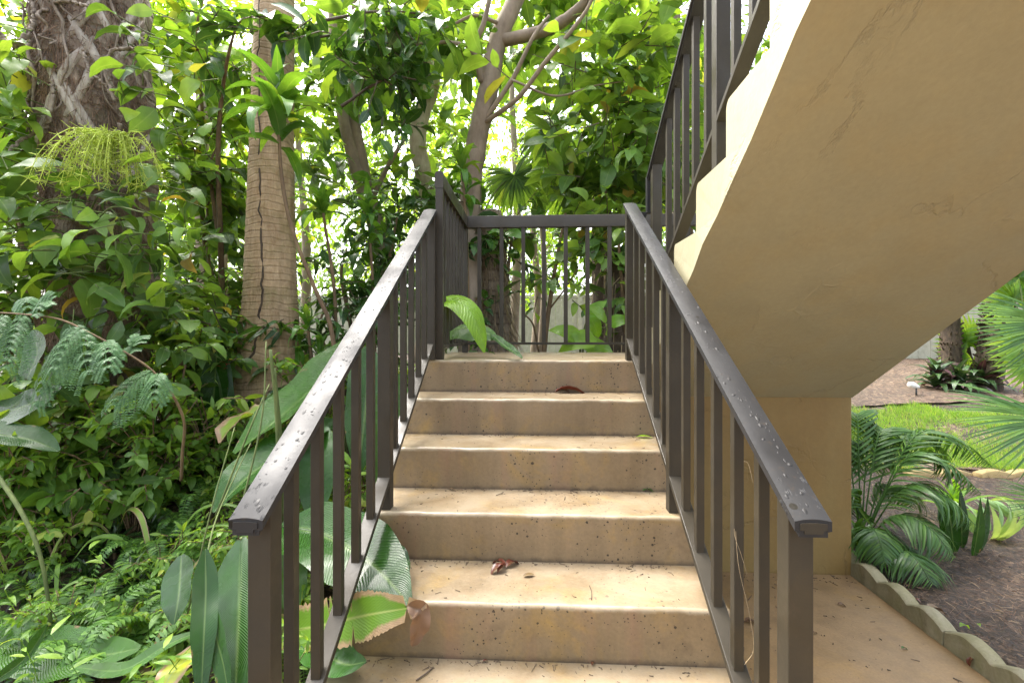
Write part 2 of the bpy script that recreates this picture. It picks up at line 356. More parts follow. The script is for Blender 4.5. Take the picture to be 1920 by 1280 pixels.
def metal(name, base, rough, drops=0., wet=.5, spec=.5):
    m, nt, out = newmat(name); N = NB(nt); oc = N.coords()
    big = N.noise(oc, 7., 4); col = N.mix(N.ramp(big, [(.35, 0.), (.7, 1.)]), base, [q*1.25 for q in base])
    col = N.mix(N.math('MULTIPLY', N.ramp(N.noise(oc, 34., 5, .7), [(.6, 0.), (.7, 1.)]), .4), col, (.055, .04, .027))
    h = N.math('MULTIPLY', N.noise(oc, 60., 3), .25)
    rg = N.ramp(N.noise(oc, 5., 3), [(.35, rough*.6), (.7, rough*1.4)])
    if drops:
        vo = N.n('ShaderNodeTexVoronoi', i_Scale=60.); nt.links.new(N.mix(.02, oc, N.n('ShaderNodeTexNoise', i_Scale=40.).outputs[1]), vo.inputs['Vector'])
        sx = N.n('ShaderNodeSeparateColor'); nt.links.new(vo.outputs['Color'], sx.inputs[0])
        clump = N.ramp(N.noise(oc, 7., 3), [(.42, 0.), (.6, 1.)])
        rad = N.math('MULTIPLY', N.math('MULTIPLY', N.math('MAXIMUM', N.math('SUBTRACT', sx.outputs[0], .45), 0.), .9), clump)
        dome = N.math('MAXIMUM', N.math('SUBTRACT', rad, vo.outputs['Distance']), 0.)
        h = N.math('ADD', h, N.math('MULTIPLY', N.math('POWER', dome, .6), 3.5*drops))
        debris = N.n('ShaderNodeTexVoronoi', i_Scale=34.); nt.links.new(oc, debris.inputs['Vector'])
        sd = N.n('ShaderNodeSeparateColor'); nt.links.new(debris.outputs['Color'], sd.inputs[0])
        dd = N.math('LESS_THAN', debris.outputs['Distance'], N.math('MULTIPLY', N.math('MAXIMUM', N.math('MULTIPLY', N.math('SUBTRACT', sd.outputs[0], .62), clump), 0.), 1.0))
        col = N.mix(dd, col, (.012, .010, .006)); rough_extra = dd
    N.bsdf(out, col, rg, N.bump(h, .5, .004), Specular_IOR_Level=spec, Coat_Weight=wet, Coat_Roughness=.15)
    return m
M['metal'] = metal('brown_painted_metal', (.030, .0245, .0155), .55, 0, .04, .35)
M['rail'] = metal('wet_brown_handrail', (.024, .0235, .0235), .5, 1., .04, .2)
def bark(name, a, b, ringscale=0., vscale=22., strength=.8, moss=None):
    m, nt, out = newmat(name); N = NB(nt); oc = N.coords()
    n1 = N.noise(N.map(oc, (1, 1, .35)), vscale, 6, .68); n2 = N.noise(oc, 5., 4)
    col = N.mix(N.ramp(n1, [(.32, 0.), (.68, 1.)]), a, b)
    col = N.mix(N.math('MULTIPLY', N.ramp(n2, [(.4, 0.), (.7, 1.)]), .5), col, [q*.55 for q in a])
    h = n1
    if ringscale:
        sp = N.n('ShaderNodeSeparateXYZ', i_0=oc)
        z = N.math('ADD', sp.outputs[2], N.math('MULTIPLY', N.noise(oc, 4., 4), .10))
        wv = N.math('SINE', N.math('MULTIPLY', z, ringscale*6.2832))
        ring = N.ramp(N.math('ADD', N.math('MULTIPLY', wv, .5), .5), [(.0, 0.), (.25, 1.), (1., .8)])
        fis = N.ramp(N.noise(N.map(oc, (30, 30, 2.2)), 1., 4, .6), [(.40, 0.), (.5, 1.)])
        col = N.mix(N.math('MULTIPLY', N.math('SUBTRACT', 1., ring), .34), col, [q*.45 for q in a])
        col = N.mix(N.math('MULTIPLY', N.math('SUBTRACT', 1., fis), .16), col, [q*.35 for q in a])
        h = N.math('ADD', h, N.math('ADD', N.math('MULTIPLY', ring, .9), N.math('MULTIPLY', fis, .5)))
    if moss: col = N.mix(N.math('MULTIPLY', N.ramp(N.noise(oc, 3.2, 5, .65), [(.50, 0.), (.66, 1.)]), .6), col, moss)
    N.bsdf(out, col, .8, N.bump(h, strength, .012)); return m
M['bark_ring'] = bark('ringed_palm_bark', (.36, .235, .12), (.60, .44, .27), 17., 26., .5, (.20, .17, .06))
M['bark_grey'] = bark('smooth_grey_bark', (.20, .15, .105), (.33, .26, .19), 0, 12., .35)
M['bark_pale'] = bark('pale_blotched_bark', (.32, .26, .17), (.58, .50, .37), 0, 9., .35, (.16, .12, .08))
M['bark_dark'] = bark('dark_fibrous_bark', (.035, .024, .016), (.14, .095, .06), 0, 30., 1.)
M['bark_rough'] = bark('rough_palm_bark', (.15, .10, .066), (.46, .37, .27), 9., 30., 1., (.10, .10, .05))
M['root'] = bark('pale_aerial_root', (.16, .115, .08), (.42, .35, .27), 0, 40., .9)
M['boot'] = bark('grey_leaf_base', (.26, .205, .15), (.62, .56, .47), 0, 26., .9)
M['fibre'] = bark('brown_fibre', (.12, .072, .044), (.36, .24, .15), 0, 40., .5)
M['straw'] = bark('hanging_straw', (.20, .14, .08), (.46, .36, .21), 0, 30., .4)
M['twig'] = bark('twig_bark', (.06, .042, .03), (.15, .11, .075), 0, 30., .4)
M['stem'] = bark('green_stem', (.07, .10, .025), (.17, .21, .06), 0, 30., .3)
M['stem_brown'] = bark('brown_stem', (.10, .06, .03), (.24, .16, .08), 0, 30., .4)
def soil(name, cols, sc_=60.):
    m, nt, out = newmat(name); N = NB(nt); oc = N.coords()
    vo = N.n('ShaderNodeTexVoronoi', i_Scale=sc_); nt.links.new(N.map(N.mix(.03, oc, N.n('ShaderNodeTexNoise', i_Scale=30.).outputs[1]), (1, .6, 1)), vo.inputs['Vector'])
    sx = N.n('ShaderNodeSeparateColor'); nt.links.new(vo.outputs['Color'], sx.inputs[0])
    col = N.ramp(sx.outputs[0], cols)
    col = N.mix(N.ramp(N.noise(oc, 1.3, 4), [(.35, .55), (.65, 0.)]), col, cols[0][1])
    h = N.math('ADD', N.math('MULTIPLY', sx.outputs[1], .5), N.noise(oc, 25., 5))
    N.bsdf(out, col, .7, N.bump(h, 1., .03)); return m
M['soil'] = soil('wet_mulch_soil', [(0, (.016, .009, .0045)), (.5, (.040, .023, .0115)), (.85, (.08, .047, .025)), (1, (.16, .105, .06))], 80.)
M['mulch'] = soil('brown_mulch', [(0, (.045, .027, .016)), (.5, (.095, .055, .033)), (.85, (.16, .10, .06)), (1, (.26, .19, .12))], 40.)
def plain(name, c, rough=.5, **kw):
    m, nt, out = newmat(name); N = NB(nt); oc = N.coords()
    n = N.noise(oc, 12., 5, .6)
    N.bsdf(out, N.mix(N.ramp(n, [(.3, 0.), (.7, 1.)]), [q*.8 for q in c], [q*1.1 for q in c]), rough, N.bump(N.noise(oc, 50., 3), .25, .003), **kw); return m
M['vinyl'] = plain('cream_vinyl', (.40, .39, .29), .4)
M['white'] = plain('white_plastic', (.85, .85, .83), .35)
M['black'] = plain('black_plastic', (.02, .02, .02), .4)
M['drop'] = plain('wet_dark_drop', (.010, .009, .008), .6)
M['edging'] = concrete('edging_concrete', (.27, .24, .15), (.15, .14, .05), (.075, .07, .035), pits=.5, rough=(.6, .85), stainpos=(.42, .62))
M['edging_y'] = concrete('yellow_edging_concrete', (.30, .22, .085), (.26, .18, .06), (.14, .11, .05), pits=.4, rough=(.5, .8))
# ------------------------------------------------------------------ leaf shapes
def prof(kind, t):
    if kind == 'oval': return np.sin(np.pi*t**.82)**.75
    if kind == 'heart': return np.sin(np.pi*np.clip(t, 0, 1)**.62)**.7
    if kind == 'lance': return np.sin(np.pi*t**.75)**.9
    if kind == 'strap': return np.minimum(1, t*7+.35)*np.minimum(1, (1-t)*2.3)**.75
    if kind == 'blade': return (1-t)**.6*np.minimum(1, t*3+.5)
    if kind == 'banana': return (np.minimum(1, t*4.5)**.6)*np.minimum(1, (1-t)*2.6)**.62
    return np.sin(np.pi*t)
def leaf_t(kind='oval', w=.42, n=4, fold=.25, droop=.6, side=.0, rows=3, wave=0.):
    """leaf along +Y, length 1, upper side +Z; rows: points across"""
    t = np.linspace(0, 1, n+1); a = .35*droop-droop*t*1.3
    dy = np.cos(a); dz = np.sin(a)
    y = np.concatenate([[0], np.cumsum((dy[:-1]+dy[1:])/2/n)]); z = np.concatenate([[0], np.cumsum((dz[:-1]+dz[1:])/2/n)])
    ww = prof(kind, np.clip(t, .02, .985))*w/2; ww[-1] *= .12; ww[0] = max(ww[0]*.35, .012)
    u = np.linspace(-1, 1, rows)
    X = ww[:, None]*u[None]+side*t[:, None]**2
    Z = z[:, None]+fold*ww[:, None]*np.abs(u)[None]+wave*ww[:, None]*np.abs(u)[None]*np.sin(t*13+1)[:, None]*np.sign(u)[None]
    Y = np.repeat(y[:, None], rows, 1)
    v = np.stack([X, Y, Z], -1).reshape(-1, 3)
    uv = np.stack(np.broadcast_arrays((u/2+.5)[None], t[:, None]), -1).reshape(-1, 2)
    f = [(i*rows+j, i*rows+j+1, (i+1)*rows+j+1, (i+1)*rows+j) for i in range(n) for j in range(rows-1)]
    return templ(v, f, uv)
OV = [leaf_t('oval', .46, 4, .25, .7, .05), leaf_t('oval', .42, 4, .35, 1.1, -.08), leaf_t('oval', .5, 4, .12, .3, .03), leaf_t('oval', .44, 4, .2, .9, .1, wave=.25)]
PH = [leaf_t('heart', .52, 5, .25, .9, .06, wave=.2), leaf_t('heart', .48, 5, .35, 1.3, -.08), leaf_t('heart', .55, 5, .12, .5, .02, wave=.15)]
LA = [leaf_t('lance', .24, 4, .3, .8, .06), leaf_t('lance', .2, 4, .3, 1.2, -.1), leaf_t('lance', .27, 4, .15, .4, 0)]
ST = [leaf_t('strap', .15, 7, .35, 1.5, .05), leaf_t('strap', .14, 7, .35, 2.0, -.06), leaf_t('strap', .16, 7, .3, 1.0, .02)]
FARL = [leaf_t('oval', .55, 2, .2, .7), leaf_t('oval', .45, 2, .3, 1.1), leaf_t('lance', .3, 2, .2, .9)]
def rnd_dirs(n):
    return nrm(rng.standard_normal((n, 3)))
def clusters(mb, P, Dr, L, k, size, tm, up=1., spread=.9, stems=None, droop=.25, sv=.4):
    """twigs at P along Dr, k leaves alternating on each"""
    P = np.asarray(P, float); m = len(P)
    if m == 0: return
    Dr = nrm(Dr); L = np.broadcast_to(L, (m,))
    side = nrm(np.cross(Dr, np.array([0, 0, 1.])+.3*rng.standard_normal((m, 3))))
    t = (np.arange(k)+.5)/k
    base = P[:, None]+Dr[:, None]*(L[:, None]*t[None])[..., None]
    sg = np.where(np.arange(k) % 2 == 0, 1., -1.)
    d = Dr[:, None]*(.35+.6*t[None, :, None])+side[:, None]*(sg*spread)[None, :, None]*(1.1-.7*t)[None, :, None]+.33*rng.standard_normal((m, k, 3))
    d[..., 2] -= droop
    n = np.array([0, 0, up])+.42*rng.standard_normal((m, k, 3))
    base = base.reshape(-1, 3); d = d.reshape(-1, 3); n = n.reshape(-1, 3)
    s = size*(1+sv*rng.standard_normal(len(base))).clip(.45, 1.7)
    ti = rng.integers(0, len(tm), len(base)); Fm = frames(d, n)
    for i, q in enumerate(tm):
        w = ti == i; mb.inst(q, base[w], Fm[w], s[w])
    if stems is not None: tubes(stems, P, P+Dr*L[:, None], .006, .003)
def blob(c, r, m, sub=8, tight=.33):
    """m points in an uneven cloud: sub-centres in an ellipsoid, gaussian round each"""
    c = np.asarray(c, float); r = np.asarray(r, float)
    sc_ = rnd_dirs(sub)*(rng.random((sub, 1))**(1/2.2))
    i = rng.integers(0, sub, m)
    return c+(sc_[i]+tight*rng.standard_normal((m, 3)))*r, sc_[i]
def keep_view(P, Dr, lim=None):
    return P, Dr
def blade(mb, path, width, up, kind='banana', n=22, m=9, fold=.25, wave=0., edge_droop=0., tear=0., w0=None):
    """large leaf along a spline path; width scalar; up = normal hint"""
    p = spline(path, n); tg = nrm(np.gradient(p, axis=0)); up = np.asarray(up, float)
    if up.ndim == 2: up = spline(up, n)
    x = nrm(np.cross(tg, np.broadcast_to(up, tg.shape))); z = np.cross(x, tg)
    t = np.linspace(0, 1, n); ww = prof(kind, np.clip(t, .015, .99))*width/2
    u = np.linspace(-1, 1, m); au = np.abs(u)
    W = np.repeat(ww[:, None], m, 1)
    if tear:
        W = W*(1-tear*np.where(au[None] > .3, (.5+.5*rng.random((n, 1)))*(rng.random((n, 1)) < .13)+.18*rng.random((n, 1)), 0)*np.ones((1, m)))
    zz = fold*W*au[None]-edge_droop*W*au[None]**2+wave*W*au[None]*np.sin(t*17+np.sign(u)[None, :].T*1.3).T
    v = p[:, None]+x[:, None]*(W*u[None])[..., None]+z[:, None]*zz[..., None]
    uv = np.stack(np.broadcast_arrays((u/2+.5)[None], t[:, None]), -1).reshape(-1, 2)
    f = [(i*m+j, i*m+j+1, (i+1)*m+j+1, (i+1)*m+j) for i in range(n-1) for j in range(m-1)]
    mb.add(v.reshape(-1, 3), f, uv)
    return p
def pinnate(path, n, ll, lt, up=(0, 0, 1), ang=1.1, taper=True, dr=.15, mbl=None, mbs=None, rr=.004, start=.12, jit=.06):
    """one frond: rachis tube + leaflets, into mbl / mbs"""
    p = spline(path, 24); tg = nrm(np.gradient(p, axis=0)); up = np.asarray(up, float)
    t = np.linspace(start, .985, n); idx = t*23; i = idx.astype(int).clip(0, 22); f = (idx-i)[:, None]
    b = p[i]*(1-f)+p[i+1]*f; g = nrm(tg[i]*(1-f)+tg[i+1]*f)
    x = nrm(np.cross(g, np.broadcast_to(up, g.shape))); z = np.cross(x, g)
    L = ll*(np.sin(np.pi*(.12+.86*t)**.8)**.7 if taper else np.ones(n))
    for s in (-1, 1):
        d = g*math.cos(ang)+x*s*math.sin(ang)-z*dr+jit*rng.standard_normal(b.shape)
        q = lt[rng.integers(0, len(lt))]
        mbl.inst(q, b, frames(d, z+.1*rng.standard_normal(b.shape)), L*(1+.08*rng.standard_normal(n)))
    if mbs is not None: tube(mbs, p, [rr, rr*.4], 5, cap=False)
LF = [leaf_t('lance', .30, 2, .15, .5), leaf_t('lance', .27, 2, .2, .8)]
LP = [leaf_t('blade', .085, 4, .3, .9), leaf_t('blade', .075, 4, .3, 1.3)]
LPW = [leaf_t('blade', .12, 4, .3, 1.0), leaf_t('blade', .11, 4, .3, 1.5)]
LM = [leaf_t('oval', .30, 2, 0, .2)]
# ================================================================== STRUCTURE
# ground sheet
gx = np.concatenate([np.linspace(-60, -9, 14), np.linspace(-8, 16, 150), np.linspace(17, 70, 14)])
gy = np.concatenate([np.linspace(-40, -5, 10), np.linspace(-4.6, 12, 120), np.linspace(13, 90, 20)])
GX, GY = np.meshgrid(gx, gy)
GH = gh(GX, GY)+np.where((np.abs(GX) < 20) & (np.abs(GY) < 20), .012*rng.standard_normal(GX.shape), 0)
gm = MB(); nx, ny = len(gx), len(gy)
ii = (np.arange(ny-1)[:, None]*nx+np.arange(nx-1)[None]).ravel()
gm.add(np.stack([GX, GY, GH], -1).reshape(-1, 3), np.stack([ii, ii+1, ii+nx+1, ii+nx], -1))
g = solo('ground', gm, M['soil'], None, None, kind='structure')
def sheet(name, x0, x1, y0, y1, nx, ny, mat, dz, edge=.25):
    """mulch or lawn patch draped a little above the ground, wavy outline"""
    mb = MB(); u = np.linspace(0, 1, nx); v = np.linspace(0, 1, ny); U, V = np.meshgrid(u, v)
    X = x0+(x1-x0)*U+edge*np.sin(V*9+1)*(U-.5)+edge*.4*np.sin(V*23)*(U-.5); Y = y0+(y1-y0)*V+edge*np.sin(U*11)*(V-.5)+edge*.5*np.sin(U*27+2)*(V-.5)
    Z = gh(X, Y)+dz+.010*rng.standard_normal(X.shape)
    i = (np.arange(ny-1)[:, None]*nx+np.arange(nx-1)[None]).ravel()
    mb.add(np.stack([X, Y, Z], -1).reshape(-1, 3), np.stack([i, i+1, i+nx+1, i+nx], -1))
    return solo(name, mb, mat, kind='structure')
sheet('mulch_bed', 1.5, 16, 4.2, 11.5, 90, 60, M['mulch'], .035)
# walkway
wk = MB(); box(wk, (-.9, -9, GZ-.1), (1.875, .188, GZ))
solo('walkway', wk, M['walk'], kind='structure', smooth=False)
def wob(x, y): return .0010*np.sin(x*7.3+y*31)+.0010*np.sin(x*19+y*17)+.0009*np.sin(x*47+y*5)+.0005*np.sin(x*97+y)
def step_block(x0, x1, yf, yb, zt, zb, r=.014, nx=60):
    mb = MB(); xs = np.linspace(x0, x1, nx)
    a = np.linspace(math.pi, math.pi/2, 6)
    pr = [(yf, zb)]+[(yf, zb+(zt-r-zb)*q) for q in (.33, .66)]+[(yf+r+r*math.cos(q), zt-r+r*math.sin(q)) for q in a]
    pr += [(yf+(yb-yf)*q, zt) for q in (.25, .5, .75, 1.)]+[(yb, zb)]
    pr = np.array(pr); k = len(pr)
    v = np.zeros((nx, k, 3)); v[..., 0] = xs[:, None]; v[..., 1] = pr[None, :, 0]; v[..., 2] = pr[None, :, 1]
    nose = np.zeros(k); nose[3:10] = 1
    v[..., 1] += nose[None]*wob(xs, yf)[:, None]; v[..., 2] += nose[None]*wob(xs+3, yf)[:, None]*.9
    i = np.arange(nx-1)[:, None]*k; j = np.arange(k)[None]; j2 = (j+1) % k
    f = list(np.stack([i+j, i+k+j, i+k+j2, i+j2], -1).reshape(-1, 4))
    f += [np.arange(k), (np.arange(k)+(nx-1)*k)[::-1]]
    mb.add(v.reshape(-1, 3), f); return mb
def smooth_by_angle(o, ang=40):
    o.data.polygons.foreach_set('use_smooth', np.ones(len(o.data.polygons), bool))
    try: o.data.set_sharp_from_angle(angle=math.radians(ang))
    except Exception: pass
XL, XR = -.655, .626
st = thing('concrete_staircase', 'short flight of tan painted concrete steps between two brown metal railings', 'staircase', (0, -.9, GZ))
for k in range(1, 7):
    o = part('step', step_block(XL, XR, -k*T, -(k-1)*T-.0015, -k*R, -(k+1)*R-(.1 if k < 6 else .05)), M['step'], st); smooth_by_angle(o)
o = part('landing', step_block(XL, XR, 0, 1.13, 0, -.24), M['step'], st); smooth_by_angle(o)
lb = MB(); box(lb, (XR+.002, .1925, -.20), (1.88, 1.13, -.001)); part('landing_extension', lb, M['step'], st, smooth=False)
# support wall under the half landing
wl = MB(); box(wl, (XR+.004, .1925, GZ-.15), (1.889, .42, -.205)); box(wl, (XL+.1, .30, -1.5), (XR, .5, -.245))
wt = solo('support_wall', wl, M['stucco_amber'], 'short amber painted stucco wall standing on the walkway and carrying the stair slab', 'wall', smooth=False, bevel=.008)
# upper flight: stepped profile extruded in X
def soff(y): return -.228+.66*(.19-y)
UX0, UX1 = .632, 1.89
prof_ = []
NS = 8
for j in range(1, NS+1):
    y = .05-(j-1)*T; z0, z1 = (j-1)*R, j*R; r = .028
    prof_.append((y, z0+.002 if j == 1 else z0))
    for q in np.linspace(0, math.pi/2, 6): prof_.append((y-r+r*math.cos(q), z1-r+r*math.sin(q)))
yend = .05-NS*T-.9
prof_ += [(yend, NS*R), (yend, NS*R-.2), (.05-NS*T-.12, soff(.05-NS*T-.12))]
n_s = 22
for y in np.linspace(.05-NS*T-.12, .19, n_s)[1:]: prof_.append((y, soff(y)))
prof_ += [(.19, -.002)]
prof_ = np.array(prof_)
def flight_mesh():
    mb = MB(); k = len(prof_); nx = 14; xs = np.linspace(UX0, UX1, nx)
    v = np.zeros((nx, k, 3)); v[..., 0] = xs[:, None]; v[..., 1] = prof_[None, :, 0]; v[..., 2] = prof_[None, :, 1]
    e = .0035*np.sin(prof_[:, 0]*41)+.0025*np.sin(prof_[:, 1]*67+1)
    v[0, :, 1] += e; v[0, :, 2] += e*.7; v[0, :, 0] += .003*np.sin(prof_[:, 0]*23)
    i = np.arange(nx-1)[:, None]*k; j = np.arange(k)[None]; j2 = (j+1) % k
    f = list(np.stack([i+j, i+j2, i+k+j2, i+k+j], -1).reshape(-1, 4)); mb.add(v.reshape(-1, 3), f)
    me = mb.mesh('flight', False); bm = bmesh.new(); bm.from_mesh(me)
    bm.edges.ensure_lookup_table()
    bmesh.ops.holes_fill(bm, edges=[e for e in bm.edges if e.is_boundary], sides=0)
    bmesh.ops.triangulate(bm, faces=[f for f in bm.faces if len(f.verts) > 4])
    bmesh.ops.recalc_face_normals(bm, faces=bm.faces)
    bm.to_mesh(me); bm.free(); return me
us = _link('concrete_staircase', flight_mesh(), M['stucco']); TOP.append(us)
tag(us, 'cream stucco upper flight of stairs with stepped edge and smooth sloping underside', 'staircase')
# ------------------------------------------------------------------ railings
SL = R/T
def nose(y): return SL*y
def unose(y): return R+SL*(.05-y)
def slanted(mb, x0, x1, y0, y1, f0, f1):
    """bar with square plan and ends cut along the height lines f0 (bottom) and f1 (top)"""
    hexa(mb, [(x0, y0, f0(y0)), (x1, y0, f0(y0)), (x1, y1, f0(y1)), (x0, y1, f0(y1)),
              (x0, y0, f1(y0)), (x1, y0, f1(y0)), (x1, y1, f1(y1)), (x0, y1, f1(y1))])
def handrail_sec(w=.072, h=.036, dome=.005, n=8):
    t = np.linspace(-1, 1, n+1)
    s = [(w/2*q, -dome*q*q) for q in t]
    return [(-w/2+.008, -h), (-w/2+.008, -h*.72), (-w/2, -h*.66)]+s+[(w/2, -h*.66), (w/2-.008, -h*.72), (w/2-.008, -h)]
def drop_t():
    v = [(0, 0, 1.)]; f = []; k = 7
    for e in (.75, .05):
        for a in np.arange(k)*2*math.pi/k: v.append((math.cos(a)*math.sqrt(1-e*e), math.sin(a)*math.sqrt(1-e*e), e-.05))
    for j in range(k): f += [(0, 1+j, 1+(j+1) % k), (1+j, 1+k+j, 1+k+(j+1) % k, 1+(j+1) % k)]
    return templ(v, f)
def sloped_rail(xc, y0, y1, ftop):
    mb = MB(); sec = handrail_sec()
    extrude(mb, sec, lambda p: (xc+p[0], y0, ftop(y0)+p[1]), lambda p: (xc+p[0], y1, ftop(y1)+p[1])); return mb
ST_B, ST_T, HR = .095, .120, .873      # stringer bottom/top and handrail top above the nose line
def stair_rail(name, label, xc, bal_y, posts, ytop, ybot, nl, up=False):
    y_mid = (ytop+ybot)/2; t = thing(name, label, 'railing', (xc, y_mid, nl(y_mid)))
    f_top = lambda y: nl(y)+HR; f_under = lambda y: nl(y)+HR-.030
    o = part('handrail', sloped_rail(xc, ybot, ytop, f_top), M['rail'], t); smooth_by_angle(o, 30)
    sb = MB(); slanted(sb, xc-.025, xc+.025, ybot+.05 if not up else ybot, ytop-(.03 if not up else .06), lambda y: nl(y)+ST_B, lambda y: nl(y)+ST_T)
    part('bottom_rail', sb, M['metal'], t, smooth=False, bevel=.002)
    for (yf, zb) in posts:
        pb = MB(); slanted(pb, xc-.0255, xc+.0255, yf, yf+.045, lambda y: zb, f_under); part('post', pb, M['metal'], t, smooth=False, bevel=.002)
    if not up:      # rain drops beaded on the handrail
        dm = MB(); m = 420; yy = ybot+.01+(ytop-ybot-.03)*rng.random(m)**1.2; xx = np.clip(rng.normal(0, .016, m)+.006*np.sin(yy*60), -.032, .032)
        keep = np.sin(yy*21+xx*80)+.6*rng.standard_normal(m) > .0; yy, xx = yy[keep], xx[keep]
        P = np.stack([xc+xx, yy, f_top(yy)-.005*(xx/.036)**2], -1); r = np.clip(rng.exponential(.0013, len(yy))+.0007, 0, .0048)
        dt = drop_t(); tdir = nrm(np.array([0, 1., SL])); Fm = np.repeat(frames(tdir[None], np.array([[0, -SL, 1.]])), len(P), 0)
        dm.inst(dt, P, Fm, np.stack([r, r*rng.uniform(.8, 2.2, len(r)), r*.32], -1))
        o = part('water_drops', dm, M['drop'], t); o['kind'] = 'stuff'
        hm = MB(); sec = handrail_sec(.052, .022, .002); cap = [(p[0], p[1]-.007) for p in sec]  # section for the right rail's cap and the left rail's painted dark hollow
        extrude(hm, cap, lambda p: (xc+p[0], ybot-.0025, f_top(ybot)+p[1]), lambda p: (xc+p[0], ybot+.006, f_top(ybot)+p[1])); part('end_cap_or_hollow', hm, M['black'] if xc < 0 else M['metal'], t, smooth=False)  # left rail: black plug paints the shade inside the open end; right: metal cap
    for yf in bal_y:
        bb = MB(); slanted(bb, xc-.013, xc+.013, yf, yf+.026, lambda y: nl(y)+ST_T-.002, f_under); part('baluster', bb, M['metal'], t, smooth=False, bevel=.0015)
    return t
stair_rail('stair_railing', 'brown metal stair railing against the cream underside, handrail beaded with dark drops', .553,
           [-.132, -.263, -.397, -.531, -.663, -.933, -1.065, -1.209, -1.347, -1.481], [(.004, 0.), (-.803, -3*R+.001), (-1.63, -6*R+.001)], .045, -1.672, nose)
stair_rail('stair_railing', 'brown metal stair railing beside the jungle planting, handrail wet and speckled with debris', -.590,
           [-1.525, -1.392, -1.255, -1.118, -.982, -.70, -.565, -.43, -.295, -.165], [(-.01, 0.), (-.825, -3*R+.001), (-1.644, -6*R+.001)], -.012, -1.69, nose)
ub = [-.275, -.404, -.53, -.656, -.794, -1.039, -1.166, -1.30, -1.43, -1.57, -1.84, -1.97]
u = stair_rail('stair_railing', 'brown metal railing standing on the stepped cream upper flight of stairs', .685, ub, [(-.05, .19), (-.925, 4*R), (-1.72, 7*R)], .04, -2.19, unose, up=True)
uc = MB(); box(uc, (.650, .042, .84), (.722, .075, unose(.04)+HR-.006)); box(uc, (.588, .048, .822), (.652, .11, .850)); part('rail_return', uc, M['rail'], u, smooth=False, bevel=.004)
gr = thing('guard_railing', 'brown metal guard railing closing the far side and left side of the landing', 'railing', (.6, .9, 0))
def guard_sec(w=.05, h=.098, n=6):
    a = np.linspace(math.pi, 0, n+1); return [(-w/2, -h)]+[(w/2*math.cos(q), -w*.28+w*.28*math.sin(q)) for q in a]+[(w/2, -h)]
gl = MB(); extrude(gl, guard_sec(), lambda p: (-.545+p[0], .015, 1.092+p[1]), lambda p: (-.545+p[0], .995, 1.092+p[1]))
smooth_by_angle(part('handrail', gl, M['metal'], gr), 30)
gb = MB(); extrude(gb, guard_sec(), lambda p: (-.571, 1.02+p[0], 1.0905+p[1]), lambda p: (1.88, 1.02+p[0], 1.0905+p[1]))
smooth_by_angle(part('handrail', gb, M['metal'], gr), 30)
for (x, y) in ((-.545, .04), (-.545, 1.02), (1.2, 1.02)):
    b_ = MB(); box(b_, (x-.0215, y-.0215, .0), (x+.0215, y+.0215, .996)); part('post', b_, M['metal'], gr, smooth=False, bevel=.002)
b_ = MB(); box(b_, (-.557, .063, .064), (-.533, .997, .083)); part('bottom_rail', b_, M['metal'], gr, smooth=False, bevel=.002)
b_ = MB(); box(b_, (-.522, 1.010, .064), (1.176, 1.030, .083)); part('bottom_rail', b_, M['metal'], gr, smooth=False, bevel=.002)
for y in np.arange(.16, .97, .118):
    b_ = MB(); box(b_, (-.557, y-.012, .084), (-.533, y+.012, .996)); part('baluster', b_, M['metal'], gr, smooth=False, bevel=.0015)
for x in (-.429, -.252, -.079, .085, .257, .428, .600, .77, .94, 1.1):
    b_ = MB(); box(b_, (x-.0155, 1.005, .084), (x+.0155, 1.035, .996)); part('baluster', b_, M['metal'], gr, smooth=False, bevel=.0015)
# ------------------------------------------------------------------ scalloped edging
def edging_block(humps=2, L=.412, h=.104, th=.072):
    mb = MB(); n = 40; ys = np.linspace(0, L, n)
    top = h*.64+h*.36*np.abs(np.sin(np.pi*humps*ys/L))**1.1
    v = []
    for y, z in zip(ys, top):
        v += [(0, y, -.06), (.004, y, z-.006), (.012, y, z), (th-.01, y, z), (th, y, z-.006), (th, y, -.06)]
    v = np.array(v); k = 6; i = np.arange(n-1)[:, None]*k; j = np.arange(k-1)[None]
    f = list(np.stack([i+j, i+j+1, i+k+j+1, i+k+j], -1).reshape(-1, 4))+[np.arange(k)[::-1], np.arange(k)+(n-1)*k]
    v[:, 0] += .002*np.sin(v[:, 1]*60); mb.add(v, f); return mb
emesh = edging_block(); first = None
for i, y in enumerate((-.004, -.421, -.838, -1.255)):
    if first is None:
        e = solo('edging_block', emesh, M['edging'], '', 'edging block', 'scalloped edging blocks along the walkway'); first = e; smooth_by_angle(e, 50)
    else:
        e = first.copy(); COL.objects.link(e); TOP.append(e)
    e.location = (1.882-.012*(i % 2), y, GZ+.0); e.rotation_euler = (0, 0, (.012, -.02, .015, 0.)[i])
    e['label'] = ('mossy scalloped concrete edging block touching the amber wall', 'scalloped concrete edging block one along from the amber wall',
                  'pale scalloped edging block nearest the camera, brown dead leaf against it', 'scalloped edging block cut off by the picture corner')[i]
# shift so the first one touches the wall corner
for i, o in enumerate([q for q in TOP if q.name.startswith('edging_block')]): o.location.y -= 0.0 if i else 0.
fy = MB(); n = 60
e2 = None
for i in range(3):
    if e2 is None:
        e2 = solo('edging_block', edging_block(2, .6, .085, .09), M['edging_y'], '', 'edging block', 'yellowish edging blocks at the far side of the bed'); q = e2
    else:
        q = e2.copy(); COL.objects.link(q); TOP.append(q)
    x = 3.6+i*.62; y = 1.95-.03*i
    q.location = (x+.6, y, gz(x, y)-.02); q.rotation_euler = (0, 0, math.pi/2+.05)
    q['label'] = 'low yellowish scalloped edging block between the planting bed and the bright lawn'
